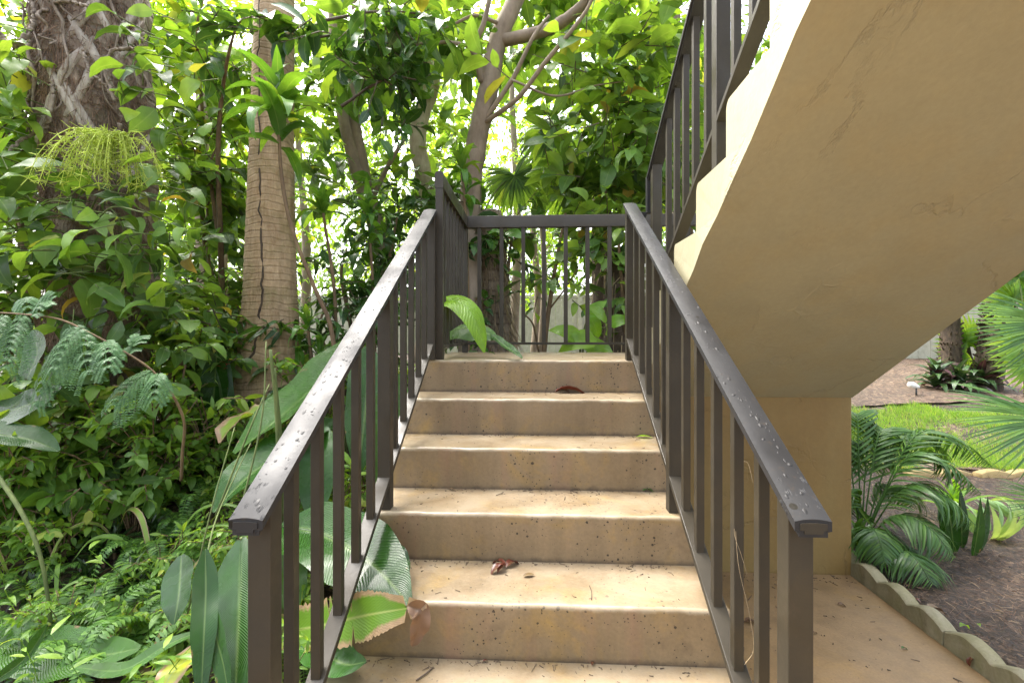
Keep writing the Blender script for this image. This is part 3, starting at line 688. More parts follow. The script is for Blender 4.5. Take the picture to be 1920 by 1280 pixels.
# ------------------------------------------------------------------ vinyl fence far behind
fn = thing('vinyl_fence', 'cream vinyl panel fence far behind the planting', 'fence', (0, 9.8, -.5))
fb = MB(); yF = 9.8
for i, x in enumerate(np.arange(-9, 22, .155)):
    box(fb, (x, yF-.012-(.004 if i % 2 else 0), -.75), (x+.150, yF+.012, 1.12))
part('panel', fb, M['vinyl'], fn, smooth=False)
r_ = MB(); box(r_, (-9, yF-.035, 1.121), (22, yF+.035, 1.20)); part('top_rail', r_, M['vinyl'], fn, smooth=False, bevel=.005)
for x in np.arange(-8.5, 22, 2.44):
    p_ = MB(); box(p_, (x-.06, yF-.075, -.75), (x+.06, yF-.037, 1.26)); part('post', p_, M['vinyl'], fn, smooth=False, bevel=.005)
# ------------------------------------------------------------------ small things lying on the steps
def ground_leaf(name, label, P, yaw, size, mat, tm, cat='leaf', group='fallen leaves on the steps and walkway', pitch=.0, petals=None):
    mb = MB(); 
    for k, (a, s) in enumerate(petals or [(0, 1.)]):
        q = yaw+a; d = np.array([[math.cos(q), math.sin(q), .12+pitch]]); mb.inst(tm, np.array([[0, 0, .004+.004*k]]), frames(d, np.array([[.15*math.sin(q*3), .1, 1.]])), [size*s])
    o = solo(name, mb, mat, label, cat, group); o.location = P; return o
curl = leaf_t('oval', .36, 5, .55, 1.4, .1, wave=.3); flat = leaf_t('oval', .4, 4, .3, .5, .05); slim = leaf_t('lance', .28, 5, .7, 1.0, .06)
def on_step(px, py, k):
    """point of tread k below picture point"""
    d0 = np.array(at(px, py, 1.)-CAM); t = (-k*R-CAM[2])/d0[2]; p = CAM+d0*t; return (p[0], p[1], -k*R+.001)
ground_leaf('fallen_leaf', 'curled reddish brown dead leaf lying at the foot of the top riser', on_step(1040, 737, 1), .1, .21, M['redleaf'], slim, petals=[(0, 1.), (.3, .5)])
ground_leaf('fallen_leaf', 'three-lobed dark red dead leaf lying on the wide lower tread', on_step(948, 1066, 4), .9, .085, M['redleaf'], curl, petals=[(.0, 1.), (1.6, 1.), (3.0, 1.), (3.3, .7)])
ground_leaf('fallen_leaf', 'small tan leaf with a stalk just right of the three-lobed red leaf', on_step(980, 1082, 4), .35, .048, M['brownleaf'], flat)
ground_leaf('fallen_leaf', 'yellow green fallen leaf beside the right railing', on_step(1193, 821, 2), .05, .085, M['pothos'], flat)
ground_leaf('fallen_leaf', 'dark green curled leaf at the back of a tread by the right railing', on_step(1205, 922, 3), .2, .062, M['leaf_dark'], curl)
ground_leaf('fallen_leaf', 'small brown leaf at the back left of a tread', on_step(842, 919, 3), .1, .032, M['brownleaf'], curl)
ground_leaf('fallen_leaf', 'crumpled reddish leaf scrap at the back of a tread, right of the middle', on_step(1076, 919, 3), .2, .03, M['redleaf'], curl)
ground_leaf('fallen_leaf', 'tiny brown leaf scrap at the top of the lowest visible tread', on_step(905, 1242, 5), .4, .022, M['redleaf'], curl)
ground_leaf('fallen_leaf', 'tiny reddish leaf scrap on the lowest visible tread toward the right', on_step(1110, 1250, 5), 1.2, .028, M['redleaf'], curl)
ground_leaf('fallen_leaf', 'dark green leaf lying on the landing by the bent banana leaf', on_step(915, 664, 0), .2, .07, M['leaf_dark'], curl)
tw = MB(); tube(tw, ats((778, 1279, 1.62), (795, 1266, 1.64), (812, 1251, 1.655)), .003, 5)
o = solo('twig', tw, M['twig'], 'thin dark straight twig lying on the lowest visible tread', 'twig'); 
def tw_on(k, a, b, r, label):
    p, q = np.array(on_step(*a, k)), np.array(on_step(*b, k)); m = (p+q)/2+np.array([.004, 0, .004])
    mb = MB(); tube(mb, spline([p+[0, 0, .003], m, q+[0, 0, .003]], 8), r, 5); solo('twig', mb, M['twig'], label, 'twig')
bpy.data.objects.remove(o); TOP.pop()
tw_on(5, (780, 1277), (812, 1252), .0025, 'thin dark straight twig lying on the lowest visible tread')
tw_on(4, (1105, 1099), (1109, 1126), .0013, 'hair-thin bent twig on the wide lower tread, right of the red leaf')
tw_on(3, (930, 930), (944, 924), .0015, 'short fine twig near the back of a middle tread')
cr = MB()
for k, n in ((0, 40), (1, 60), (2, 80), (3, 110), (4, 130), (5, 120)):
    x = rng.uniform(XL+.1, XR-.1, n); yb = -(k-1)*T if k else 1.0
    y = np.where(rng.random(n) < .74, yb-.008-rng.exponential(.016, n), rng.uniform(-k*T+.02, yb-.02, n))
    p0 = np.stack([x, y, np.full(n, -k*R+.002)], -1); a = rng.uniform(0, 6.28, n); l = rng.exponential(.007, n)+.003
    tubes(cr, p0, p0+np.stack([np.cos(a)*l, np.sin(a)*l, .001*np.ones(n)], -1), rng.uniform(.0008, .0022, n), .0008, 4)
n = 260; x = rng.uniform(.68, 1.84, n); y = np.where(rng.random(n) < .4, .17-rng.exponential(.05, n), rng.uniform(-1.4, .17, n))
p0 = np.stack([x, y, np.full(n, GZ+.002)], -1); a = rng.uniform(0, 6.28, n); l = rng.exponential(.012, n)+.004
tubes(cr, p0, p0+np.stack([np.cos(a)*l, np.sin(a)*l, .001*np.ones(n)], -1), rng.uniform(.001, .003, n), .001, 4)
solo('debris', cr, M['twig'], kind='stuff', label='dark crumbs of plant debris scattered on the steps and walkway', cat='debris')
def walk_leaf(px, py, yaw, s, mat, label):
    d0 = np.array(at(px, py, 1.)-CAM); t = (GZ-CAM[2])/d0[2]; p = CAM+d0*t
    ground_leaf('fallen_leaf', label, (p[0], p[1], GZ+.001), yaw, s, mat, curl)
walk_leaf(1395, 1168, .1, .09, M['dry'], 'dead brown leaf behind the right railing balusters on the walkway')
walk_leaf(1570, 1134, -.2, .05, M['dry'], 'small dark curled leaf on the walkway near the edging blocks')
walk_leaf(1522, 1188, .3, .035, M['dry'], 'small dark scrap of leaf on the walkway right of the railing post')
walk_leaf(1690, 1217, .2, .035, M['leaf_dark'], 'small green leaf scrap in the middle of the walkway')
dl = MB(); dl.inst(curl, np.array([[0, 0, 0]]), frames(np.array([[.2, .1, 1.]]), np.array([[-1., 0, .2]])), [.06])
o = solo('fallen_leaf', dl, M['redleaf'], 'reddish dead leaf leaning against a pale edging block', 'leaf', 'fallen leaves on the steps and walkway'); o.location = (1.868, -.56, GZ+.004)
# ================================================================== VEGETATION
def ground_at(px, py, d):
    """point standing on the terrain below the sight line at depth d"""
    p = at(px, py, d); p[2] = gz(p[0], p[1]); return p
UPV = np.array([0, 0, 1.])
# ---------------------------------------------- old vine-hung palm, left
B = ground_at(175, 860, 3.35)
pA = thing('palm_tree', 'thick rough palm trunk on the left, wrapped in pale aerial roots and brown fibre', 'palm tree', B)
axis = np.array([B-[0, 0, .15], *[at(*q) for q in ((195, 640, 3.35), (195, 420, 3.35), (184, 200, 3.35), (176, 0, 3.35), (170, -250, 3.35))]])
tm_ = MB(); tube(tm_, spline(axis, 46), [.32, .29, .295, .315, .325, .32, .31], 28, bump=.035); part('trunk', tm_, M['bark_rough'], pA)
def on_trunk(u, a, off=0.):
    """u 0..1 up the axis, a angle round it"""
    P = spline(axis, 60); i = np.clip(np.asarray(u)*59, 0, 58.99); k = i.astype(int); f = (i-k)[..., None]
    c = P[k]*(1-f)+P[k+1]*f; r = np.interp(u, [0, .3, .6, 1], [.31, .295, .318, .315])+off
    return c+np.stack([np.cos(a)*r, np.sin(a)*r, 0*r], -1)
bt = MB()
for i in range(46):      # criss-cross old leaf bases
    u0 = .42+.6*rng.random(); a0 = -math.pi/2+rng.uniform(-1.5, 1.5); s = 1 if i % 2 else -1
    uu = np.linspace(u0, u0+.13, 6); aa = a0+s*np.linspace(0, .8, 6)
    tube(bt, on_trunk(uu, aa, .008*np.sin(np.linspace(0, 3.1, 6))-.004), [.016, .030, .028, .014], 7, bump=.22)
part('leaf_base', bt, M['boot'], pA, smooth=True).scale = (1, 1, 1)
for i in range(26):      # aerial roots
    u0 = rng.uniform(.45, 1.); n = 9; a0 = -math.pi/2+rng.uniform(-1.35, 1.35)
    uu = u0+np.linspace(0, rng.uniform(-.28, .1), n)+.008*rng.standard_normal(n); aa = a0+np.cumsum(rng.normal(0, .11, n))
    off = .025+.02*np.abs(rng.standard_normal(n)); rt = MB(); tube(rt, spline(on_trunk(np.clip(uu, 0, 1), aa, off), 30), [rng.uniform(.006, .013), .004], 7, bump=.28); part('aerial_root', rt, M['root'], pA)
for pts, r in ((((262, -10, 3.0), (268, 60, 2.96), (262, 90, 2.96), (215, 95, 2.98), (196, 130, 2.98), (215, 190, 2.98)), .014),
               (((100, 5, 3.0), (130, 3, 2.95), (165, 12, 2.96), (175, 20, 3.0)), .013), (((96, 145, 3.), (97, 190, 2.96), (82, 240, 2.96), (40, 262, 2.9), (10, 290, 2.8)), .014),
               (((155, 95, 3.), (168, 130, 2.96), (200, 165, 2.98), (215, 185, 3.)), .012), (((-5, 60, 2.9), (30, 85, 2.9), (62, 45, 2.95), (60, -5, 3)), .02)):
    rt = MB(); tube(rt, spline(ats(*pts), 60)+.004*rng.standard_normal((60, 3)), [r*.8, r*.6], 8, bump=.2); part('aerial_root', rt, M['root'], pA)
fb_ = MB(); n = 6000; u0 = rng.uniform(.02, 1., n); a0 = -math.pi/2+rng.uniform(-1.7, 1.7, n)
q0 = on_trunk(u0, a0, np.full(n, .005)); q1 = on_trunk(np.clip(u0-rng.uniform(-.01, .06, n), 0, 1), a0+rng.normal(0, .16, n), rng.uniform(.006, .06, n)); tubes(fb_, q0, q1, .0032, .0012, 3)
o = part('fibre', fb_, M['fibre'], pA); o['kind'] = 'stuff'
# yellow-green flower spray
sp = MB(); sc0 = at(215, 262, 2.75)
tube(sp, spline(np.array([at(240, 300, 3.0), at(235, 250, 2.85), sc0]), 12), [.008, .006], 6)
P0 = []; P1 = []
for i in range(58):
    d = np.array([rng.normal(-.05, .5), rng.normal(-.2, .4), rng.uniform(-.1, .3)]); l = rng.uniform(.16, .38)
    path = [sc0, sc0+d*l*.5, sc0+d*l*.85-[0, 0, l*.45], sc0+d*l-[0, 0, l*.95]]
    pp = spline(path, 9); tube(sp, pp, [.003, .0016], 4, cap=False)
    for q in pp[2:]:
        for k in range(5):
            dd = np.array([rng.normal(0, .7), rng.normal(0, .5), rng.normal(-.35, .5)]); P0.append(q); P1.append(q+nrm(dd)*rng.uniform(.025, .055))
tubes(sp, np.array(P0), np.array(P1), .0019, .0013, 3); part('flower_spray', sp, M['yellow_spray'], pA, label='feathery yellow green flower spray')
# ---------------------------------------------- smooth ringed palm
B = ground_at(505, 790, 3.9)
pB = thing('palm_tree', 'tall smooth palm trunk with fine rings and a dark crack, left of the stairs', 'palm tree', B)
ax = np.array([B-[0, 0, .15], *[at(*q) for q in ((506, 720, 3.9), (507, 600, 3.9), (508, 450, 3.9), (510, 280, 3.92), (513, 120, 3.95), (515, -20, 4.), (517, -300, 4.1))]])
tm_ = MB(); pth = spline(ax, 160); zz = pth[:, 2]
rr_ = np.interp(np.linspace(0, 1, 160), [0, .1, .2, .34, .5, .62, .8, 1], [.335, .298, .25, .208, .184, .168, .160, .158])
rr_ = rr_*(1+.012*np.sign(np.sin(zz*17*6.28))*np.abs(np.sin(zz*17*6.28))**.5)
tube(tm_, pth, rr_, 40, bump=.006); part('trunk', tm_, M['bark_ring'], pB)
cr_ = MB(); cpts = ats((486, -30, 3.77), (486, 60, 3.76), (485, 180, 3.745), (487, 300, 3.735), (489, 400, 3.715), (492, 480, 3.70), (490, 560, 3.685), (480, 640, 3.665), (468, 700, 3.67), (460, 752, 3.69))
cpts = spline(cpts, 60)+.006*rng.standard_normal((60, 3)); tube(cr_, cpts, [.005, .007, .010], 6, bump=.25); part('clinging_root', cr_, M['bark_dark'], pB)
# ---------------------------------------------- generic broadleaf tree
def tree(name, label, cat, limbs, crowns, bark_m, leaf_m, size, tm, k=9, tw=.4, group=None, sides=9, stems=True):
    """limbs: list of (points, radii); crowns: list of (centre, radius3, n_twigs, sub)"""
    base = np.array(limbs[0][0][0]) if limbs else np.array(crowns[0][0])
    t = thing(name, label, cat, base, group)
    if limbs:
        mb = MB()
        for pts, rad in limbs: tube(mb, spline(np.array(pts), max(8, 6*len(pts))), rad, sides, bump=.03)
        part('trunk', mb, bark_m, t)
    mb = MB(); sm = MB()
    for c, r, m, sub in crowns:
        P, d0 = blob(c, r, m, sub); Dr = d0*.7+.7*rng.standard_normal(P.shape); Dr[:, 2] = Dr[:, 2]*.6-.08
        clusters(mb, P, Dr, tw*(.7+.6*rng.random(len(P))), k, size, tm, stems=sm if stems else None)
    part('crown', mb.merge(sm, 1), [leaf_m, M['twig']], t)
    return t
# forked tree behind the landing
b0 = ground_at(885, 430, 4.6)
L = [([b0-[0, 0, .1], at(880, 470, 4.6), at(882, 360, 4.55), at(893, 270, 4.5), at(915, 170, 4.5), at(932, 80, 4.5), at(962, 10, 4.5), at(1000, -90, 4.6), at(1050, -300, 4.8)], [.14, .115, .105, .100, .098, .085, .08, .05]),
     ([at(935, 78, 4.5), at(990, 66, 4.4), at(1035, 52, 4.3), at(1080, 22, 4.2), at(1115, -20, 4.1), at(1150, -120, 4.)], [.062, .055, .05, .03]),
     ([at(903, 155, 4.45), at(893, 110, 4.35), at(886, 88, 4.3), at(905, 50, 4.25), at(918, -5, 4.2), at(925, -80, 4.2)], [.032, .027, .024, .018]),
     ([at(886, 88, 4.3), at(840, 80, 4.2), at(780, 82, 4.1), at(730, 80, 4.), at(690, 62, 3.9)], [.02, .014, .007]),
     ([at(908, 228, 4.45), at(950, 165, 4.35), at(966, 140, 4.3), at(1000, 70, 4.2), at(1030, 30, 4.2)], [.025, .022, .014]),
     ([at(906, 232, 4.45), at(970, 185, 4.25), at(1020, 120, 4.1), at(1070, 60, 4.), at(1105, 10, 3.95), at(1120, -40, 3.9)], [.024, .02, .012]),
     ([at(937, 45, 4.45), at(890, 30, 4.3), at(840, 50, 4.2), at(770, 65, 4.1)], [.02, .013, .006]),
     ([at(960, 150, 4.3), at(1040, 180, 4.2), at(1120, 160, 4.2), at(1200, 150, 4.2)], [.012, .009, .004])]
C_ = [(at(1010, 60, 5.3), (.9, .5, .5), 44, 12), (at(1160, 200, 4.5), (.62, .6, .6), 52, 12), (at(1160, 330, 4.7), (.6, .6, .4), 30, 8),
      (at(1040, 280, 5.0), (.5, .4, .35), 20, 8), (at(830, 60, 5.0), (.4, .4, .35), 16, 7), (at(760, 60, 4.3), (.5, .5, .3), 26, 8), (at(1160, 60, 4.3), (.5, .6, .5), 34, 8), (at(1020, -110, 4.6), (.9, .6, .4), 26, 8)]
tree('forked_tree', 'grey-brown tree forking wide above the landing guard rail, big oval leaves', 'tree', L, C_, M['bark_grey'], M['leaf'], .235, OV, k=6, tw=.42)
# pale-trunked tree
b0 = ground_at(815, 450, 5.6)
L = [([b0, at(822, 470, 5.6), at(806, 385, 5.6), at(793, 325, 5.6), at(783, 265, 5.6), at(790, 215, 5.6), at(806, 175, 5.6), at(812, 135, 5.6), at(800, 110, 5.6), at(780, 80, 5.7), at(760, 0, 5.8), at(740, -120, 6)], [.14, .115, .105, .105, .10, .09, .10, .07, .06]),
     ([at(811, 145, 5.6), at(822, 118, 5.5), at(850, 70, 5.5), at(880, 10, 5.5)], [.06, .045, .03])]
C_ = [(at(710, 130, 5.6), (.7, .8, .6), 40, 12), (at(840, 130, 6.6), (.6, .5, .7), 26, 8), (at(700, 20, 5.6), (.9, .8, .5), 36, 8), (at(860, 270, 6.6), (.35, .4, .5), 14, 5)]
tree('pale_tree', 'slender tree with curved pale blotched trunk behind the left corner post', 'tree', L, C_, M['bark_pale'], M['leaf'], .215, OV, k=6, tw=.45)
# twin-stemmed tree
b0 = ground_at(725, 560, 5.2)
L = [([b0, at(722, 520, 5.2), at(705, 430, 5.2), at(683, 365, 5.2), at(664, 300, 5.2), at(645, 225, 5.2), at(630, 120, 5.3), at(620, -40, 5.4)], [.10, .085, .08, .075, .06, .05]),
     ([at(716, 480, 5.22), at(703, 400, 5.25), at(686, 345, 5.25), at(676, 290, 5.25), at(666, 235, 5.25), at(662, 130, 5.3), at(670, -40, 5.4)], [.08, .075, .07, .06, .045]),
     ([at(700, 370, 5.2), at(718, 330, 5.1), at(740, 290, 5.), at(758, 262, 5.)], [.03, .025, .018])]
C_ = [(at(600, 100, 5.2), (.6, .8, .7), 44, 10), (at(690, 190, 6.1), (.8, .4, .6), 30, 9), (at(590, 320, 5.6), (.5, .5, .5), 20, 6), (at(740, 330, 5.6), (.5, .5, .5), 20, 6)]
tree('twin_stemmed_tree', 'two thin brown stems leaning together above the left handrail', 'tree', L, C_, M['bark_grey'], M['leaf'], .2, OV, k=6, tw=.42)
# near dark sprays on the branches in front of them
nb = MB(); ns = MB()
P, d0 = blob(at(745, 150, 3.7), (.42, .3, .35), 26, 8); clusters(nb, P, d0+.6*rng.standard_normal(P.shape), .3, 7, .15, OV, stems=ns)
P, d0 = blob(at(700, 45, 3.6), (.45, .3, .25), 26, 8); clusters(nb, P, d0*[1, 1, .4]+.5*rng.standard_normal(P.shape)-[0, 0, .5], .3, 7, .15, OV, stems=ns)
for a, b in (((560, 75, 3.6), (740, 84, 3.8)), ((600, 40, 3.6), (820, 30, 3.9)), ((690, 165, 3.7), (780, 150, 3.7)), ((640, 200, 3.8), (800, 120, 3.9)), ((600, 110, 3.6), (735, 160, 3.7))):
    m_ = (at(*a)+at(*b))/2+[0, 0, .06]; tube(ns, spline([at(*a), m_, at(*b)], 12), [.012, .006], 6, bump=.1)
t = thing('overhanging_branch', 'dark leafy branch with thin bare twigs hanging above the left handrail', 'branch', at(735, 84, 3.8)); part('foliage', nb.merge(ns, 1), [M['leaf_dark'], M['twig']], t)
# ---------------------------------------------- climbing vine with large leaves on the old palm
vn = MB(); vs = MB()
def vine_leaves(c, r, n, s, sub=8, tm=PH):
    P, d0 = blob(c, r, n, sub, .4); d = d0*.5+.8*rng.standard_normal(P.shape)*[1, .6, .5]; d[:, 1] -= .35; d[:, 2] -= .35
    nn = np.array([0, -.45, 1.])+.45*rng.standard_normal(P.shape); S = s*(.65+.7*rng.random(len(P))); ti = rng.integers(0, len(tm), len(P)); Fm = frames(d, nn)
    for i, q in enumerate(tm): vn.inst(q, P[ti == i], Fm[ti == i], S[ti == i])
    tubes(vs, P-nrm(d)*S[:, None]*.5+[0, .06, -.02], P, .004, .003, 4)
vine_leaves(at(110, 360, 2.85), (.36, .25, .16), 34, .20, 9)
vine_leaves(at(120, 470, 2.75), (.45, .3, .2), 62, .21, 12)
vine_leaves(at(250, 430, 2.85), (.35, .25, .22), 44, .19, 10)
vine_leaves(at(40, 400, 2.7), (.2, .25, .3), 26, .22, 6)
vine_leaves(at(300, 200, 2.95), (.14, .25, .3), 26, .18, 7)
vine_leaves(at(265, 90, 2.95), (.10, .2, .2), 14, .16, 5); vine_leaves(at(50, 180, 2.9), (.12, .2, .3), 18, .18, 6); vine_leaves(at(190, 560, 2.75), (.4, .25, .14), 34, .17, 8)
vine_leaves(at(300, 320, 2.95), (.22, .22, .25), 26, .18, 7)
for i in range(16):
    a = at(rng.uniform(0, 300), rng.uniform(330, 520), rng.uniform(2.65, 2.9)); b = a+[rng.uniform(-.3, .5), rng.normal(0, .1), rng.uniform(-.05, .3)]
    tube(vs, spline([a, (a+b)/2+[0, -.03, .06], b], 10), .0045, 5)
t = thing('climbing_vine', 'leafy climber with big glossy leaves spilling from the rough palm trunk', 'vine', (pA.location.x, pA.location.y-.45, pA.location.z))
part('foliage', vn.merge(vs, 1), [M['leaf'], M['stem']], t)
# ---------------------------------------------- bright shrubs, far left and between the palms
def bush(label, crowns, mat, size, tm, k=8, tw=.35, name='broadleaf_shrub', cat='shrub', group=None, limbs=None, barkm=None):
    c0 = np.array(crowns[0][0]); b = np.array([c0[0], c0[1], gz(c0[0], c0[1])])
    if limbs is None:
        limbs = []
        for c, r, m, sub in crowns[:3]:
            e = np.array(c); limbs.append(([b-[0, 0, .05], (b+e)/2+[.08, .05, 0], e, e+[.05, .02, r[2]*.6]], [.03, .022, .014, .006]))
    return tree(name, label, cat, limbs, crowns, barkm or M['stem_brown'], mat, size, tm, k, tw, group)
bush('bright sunlit shrub at the far left edge beside the rough palm trunk', [(at(10, 200, 3.3), (.3, .4, .8), 46, 9), (at(-40, 60, 3.6), (.5, .5, .6), 40, 8), (at(30, 330, 3.2), (.2, .3, .3), 20, 5)], M['leaf_bright'], .19, PH+OV, k=6)
bush('bright green big-leaved shrub filling the gap between the two palm trunks', [(at(370, 80, 4.6), (.5, .6, .75), 60, 12), (at(360, 260, 4.5), (.5, .5, .6), 50, 10)], M['leaf_bright'], .2, OV+PH, k=7)
bush('dark leafy shrub touching the left side of the ringed palm trunk', [(at(395, 330, 4.2), (.24, .3, .5), 36, 9), (at(390, 480, 4.3), (.4, .4, .45), 46, 9), (at(360, 560, 4.), (.4, .4, .3), 40, 8)], M['leaf'], .15, OV, k=8)
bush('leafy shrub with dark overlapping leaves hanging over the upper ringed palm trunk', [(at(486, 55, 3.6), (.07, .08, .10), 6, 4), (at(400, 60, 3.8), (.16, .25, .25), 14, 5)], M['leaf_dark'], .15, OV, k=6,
     limbs=[([ground_at(420, 700, 4.2), at(415, 500, 4.2), at(410, 250, 4.1), at(440, 60, 3.8), at(500, 20, 3.6)], [.03, .025, .02, .01, .005])])
bush('low shrub behind the feathery fronds on the left', [(at(60, 560, 3.2), (.35, .3, .25), 26, 8), (at(260, 590, 3.4), (.4, .3, .28), 30, 9), (at(380, 640, 3.6), (.3, .3, .25), 22, 7)], M['leaf'], .14, OV, k=8)
bush('broad-leaved shrub low on the slope at the far left', [(at(30, 720, 2.9), (.3, .3, .2), 20, 8), (at(-60, 620, 3.), (.3, .4, .4), 20, 6)], M['leaf'], .15, PH, k=7)
# shrubs beside and behind the left handrail
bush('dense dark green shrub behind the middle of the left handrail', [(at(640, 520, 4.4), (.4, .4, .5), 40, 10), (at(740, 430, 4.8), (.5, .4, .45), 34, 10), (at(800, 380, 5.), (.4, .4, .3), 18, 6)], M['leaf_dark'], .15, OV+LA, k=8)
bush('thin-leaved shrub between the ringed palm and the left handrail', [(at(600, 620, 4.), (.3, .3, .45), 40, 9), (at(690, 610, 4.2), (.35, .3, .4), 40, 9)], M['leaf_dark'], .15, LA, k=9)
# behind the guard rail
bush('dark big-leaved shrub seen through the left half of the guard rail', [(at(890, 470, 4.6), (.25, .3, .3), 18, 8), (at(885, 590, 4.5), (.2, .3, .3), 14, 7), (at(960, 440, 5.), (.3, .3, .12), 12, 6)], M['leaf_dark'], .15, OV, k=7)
bush('slender dark-stemmed sapling in front of the pale fence, seen through the guard rail', [(at(1060, 520, 4.6), (.22, .25, .22), 9, 5), (at(1090, 420, 4.8), (.35, .3, .15), 12, 5), (at(1020, 450, 4.7), (.2, .2, .15), 7, 4)], M['leaf'], .19, OV, k=5,
     limbs=[([ground_at(1010, 680, 4.6), at(1022, 640, 4.6), at(1032, 560, 4.6), at(1045, 480, 4.6), at(1060, 400, 4.65)], [.028, .025, .02, .012]), ([at(1030, 580, 4.6), at(1060, 540, 4.5), at(1085, 500, 4.5)], [.01, .006]),
            ([at(1010, 660, 4.6), at(1000, 610, 4.5), at(985, 590, 4.4)], [.012, .007]), ([at(1040, 500, 4.6), at(1085, 455, 4.6), at(1150, 450, 4.6)], [.009, .004])])
bush('leafy shrub at the right end of the guard rail', [(at(1160, 450, 4.3), (.2, .3, .3), 22, 8), (at(1185, 590, 4.2), (.15, .25, .25), 10, 5)], M['leaf'], .17, OV+PH, k=6)
bush('bright backlit tree seen through the upper stair railing', [(at(1270, 60, 6.2), (1., .8, .9), 90, 14), (at(1230, 240, 6.), (.7, .7, .7), 60, 10), (at(1320, 180, 6.5), (.6, .6, .8), 40, 8)], M['leaf_bright'], .2, OV, k=8, name='backlit_tree', cat='tree',
     limbs=[([ground_at(1300, 600, 6.2), at(1290, 400, 6.2), at(1270, 60, 6.2)], [.08, .06, .03])])
bush('leafy tree just beyond the corner where the upper railing starts', [(at(1190, 330, 5.), (.4, .4, .4), 40, 8), (at(1290, 330, 5.4), (.5, .4, .5), 40, 8)], M['leaf'], .18, OV+PH, k=7, name='leafy_tree', cat='tree',
     limbs=[([ground_at(1230, 640, 5.2), at(1225, 480, 5.2), at(1200, 300, 5.2)], [.06, .04, .02])])
# ---------------------------------------------- dracaenas
def rosette(mb, c, n, s, tm, spread=(.05, 1.75), sq=1., up=1.):
    a = rng.uniform(0, 6.28)+np.arange(n)*2.4; el = np.linspace(spread[1], spread[0], n)+.15*rng.standard_normal(n)
    d = np.stack([np.cos(a)*np.sin(el), np.sin(a)*np.sin(el), np.cos(el)*up], -1)
    nn = np.stack([-np.cos(a)*np.cos(el), -np.sin(a)*np.cos(el), np.sin(el)+.15], -1)
    z0 = np.linspace(-.10, .02, n)[:, None]*np.array([0, 0, 1.])*s*2
    ti = rng.integers(0, len(tm), n); Fm = frames(d, nn); P = np.asarray(c)+z0+d*.01; S = s*(.8+.35*rng.random(n))
    for i, q in enumerate(tm): mb.inst(q, P[ti == i], Fm[ti == i], S[ti == i])
ST2 = [leaf_t('strap', .20, 8, .3, 1.6, .06, wave=.12), leaf_t('strap', .19, 8, .35, 2.1, -.05, wave=.1), leaf_t('strap', .21, 8, .25, 1.2, .03, wave=.12)]
def dracaena(label, stem, heads, n, s, group=None):
    b = np.array(stem[0]); t = thing('dracaena', label, 'plant', b, group)
    mb = MB(); tube(mb, spline(np.array(stem), 26), [.017, .014, .012], 8, bump=.07); part('stem', mb, M['stem_brown'], t)
    lm = MB()
    for h, k in heads: rosette(lm, h, k, s, ST2)
    part('foliage', lm, M['dracaena'], t); return t
dracaena('tall thin-stemmed strap-leaf plant crossing the ringed palm trunk, rosette on top', [ground_at(640, 720, 3.2), at(625, 640, 3.2), at(590, 540, 3.2), at(548, 430, 3.2), at(528, 330, 3.2), at(522, 215, 3.2)], [(at(522, 200, 3.2), 18), (at(526, 250, 3.2), 9)], 22, .45)
dg = 'strap-leaf plants behind the left handrail'
dracaena('strap-leaf plant in the gap right of the ringed palm trunk', [ground_at(632, 760, 3.9), at(628, 560, 3.9), at(606, 400, 3.9)], [(at(604, 390, 3.9), 18), (at(612, 290, 3.95), 10)], 18, .3, dg)
dracaena('strap-leaf plant whose leaves droop against the left handrail', [ground_at(705, 720, 4.1), at(700, 560, 4.1), at(692, 420, 4.1)], [(at(690, 400, 4.1), 16), (at(694, 450, 4.1), 8)], 16, .3, dg)
dracaena('short strap-leaf plant in front of the base of the ringed palm', [ground_at(590, 800, 3.5), at(586, 700, 3.5), at(578, 620, 3.5)], [(at(575, 610, 3.5), 14), (at(600, 660, 3.5), 10), (at(560, 690, 3.45), 7)], 14, .24, dg)
dracaena('strap-leaf plant with upright rosette behind the left corner post', [ground_at(880, 600, 4.2), at(876, 480, 4.2), at(868, 330, 4.2)], [(at(866, 312, 4.2), 16), (at(872, 360, 4.2), 8)], 16, .3, dg)
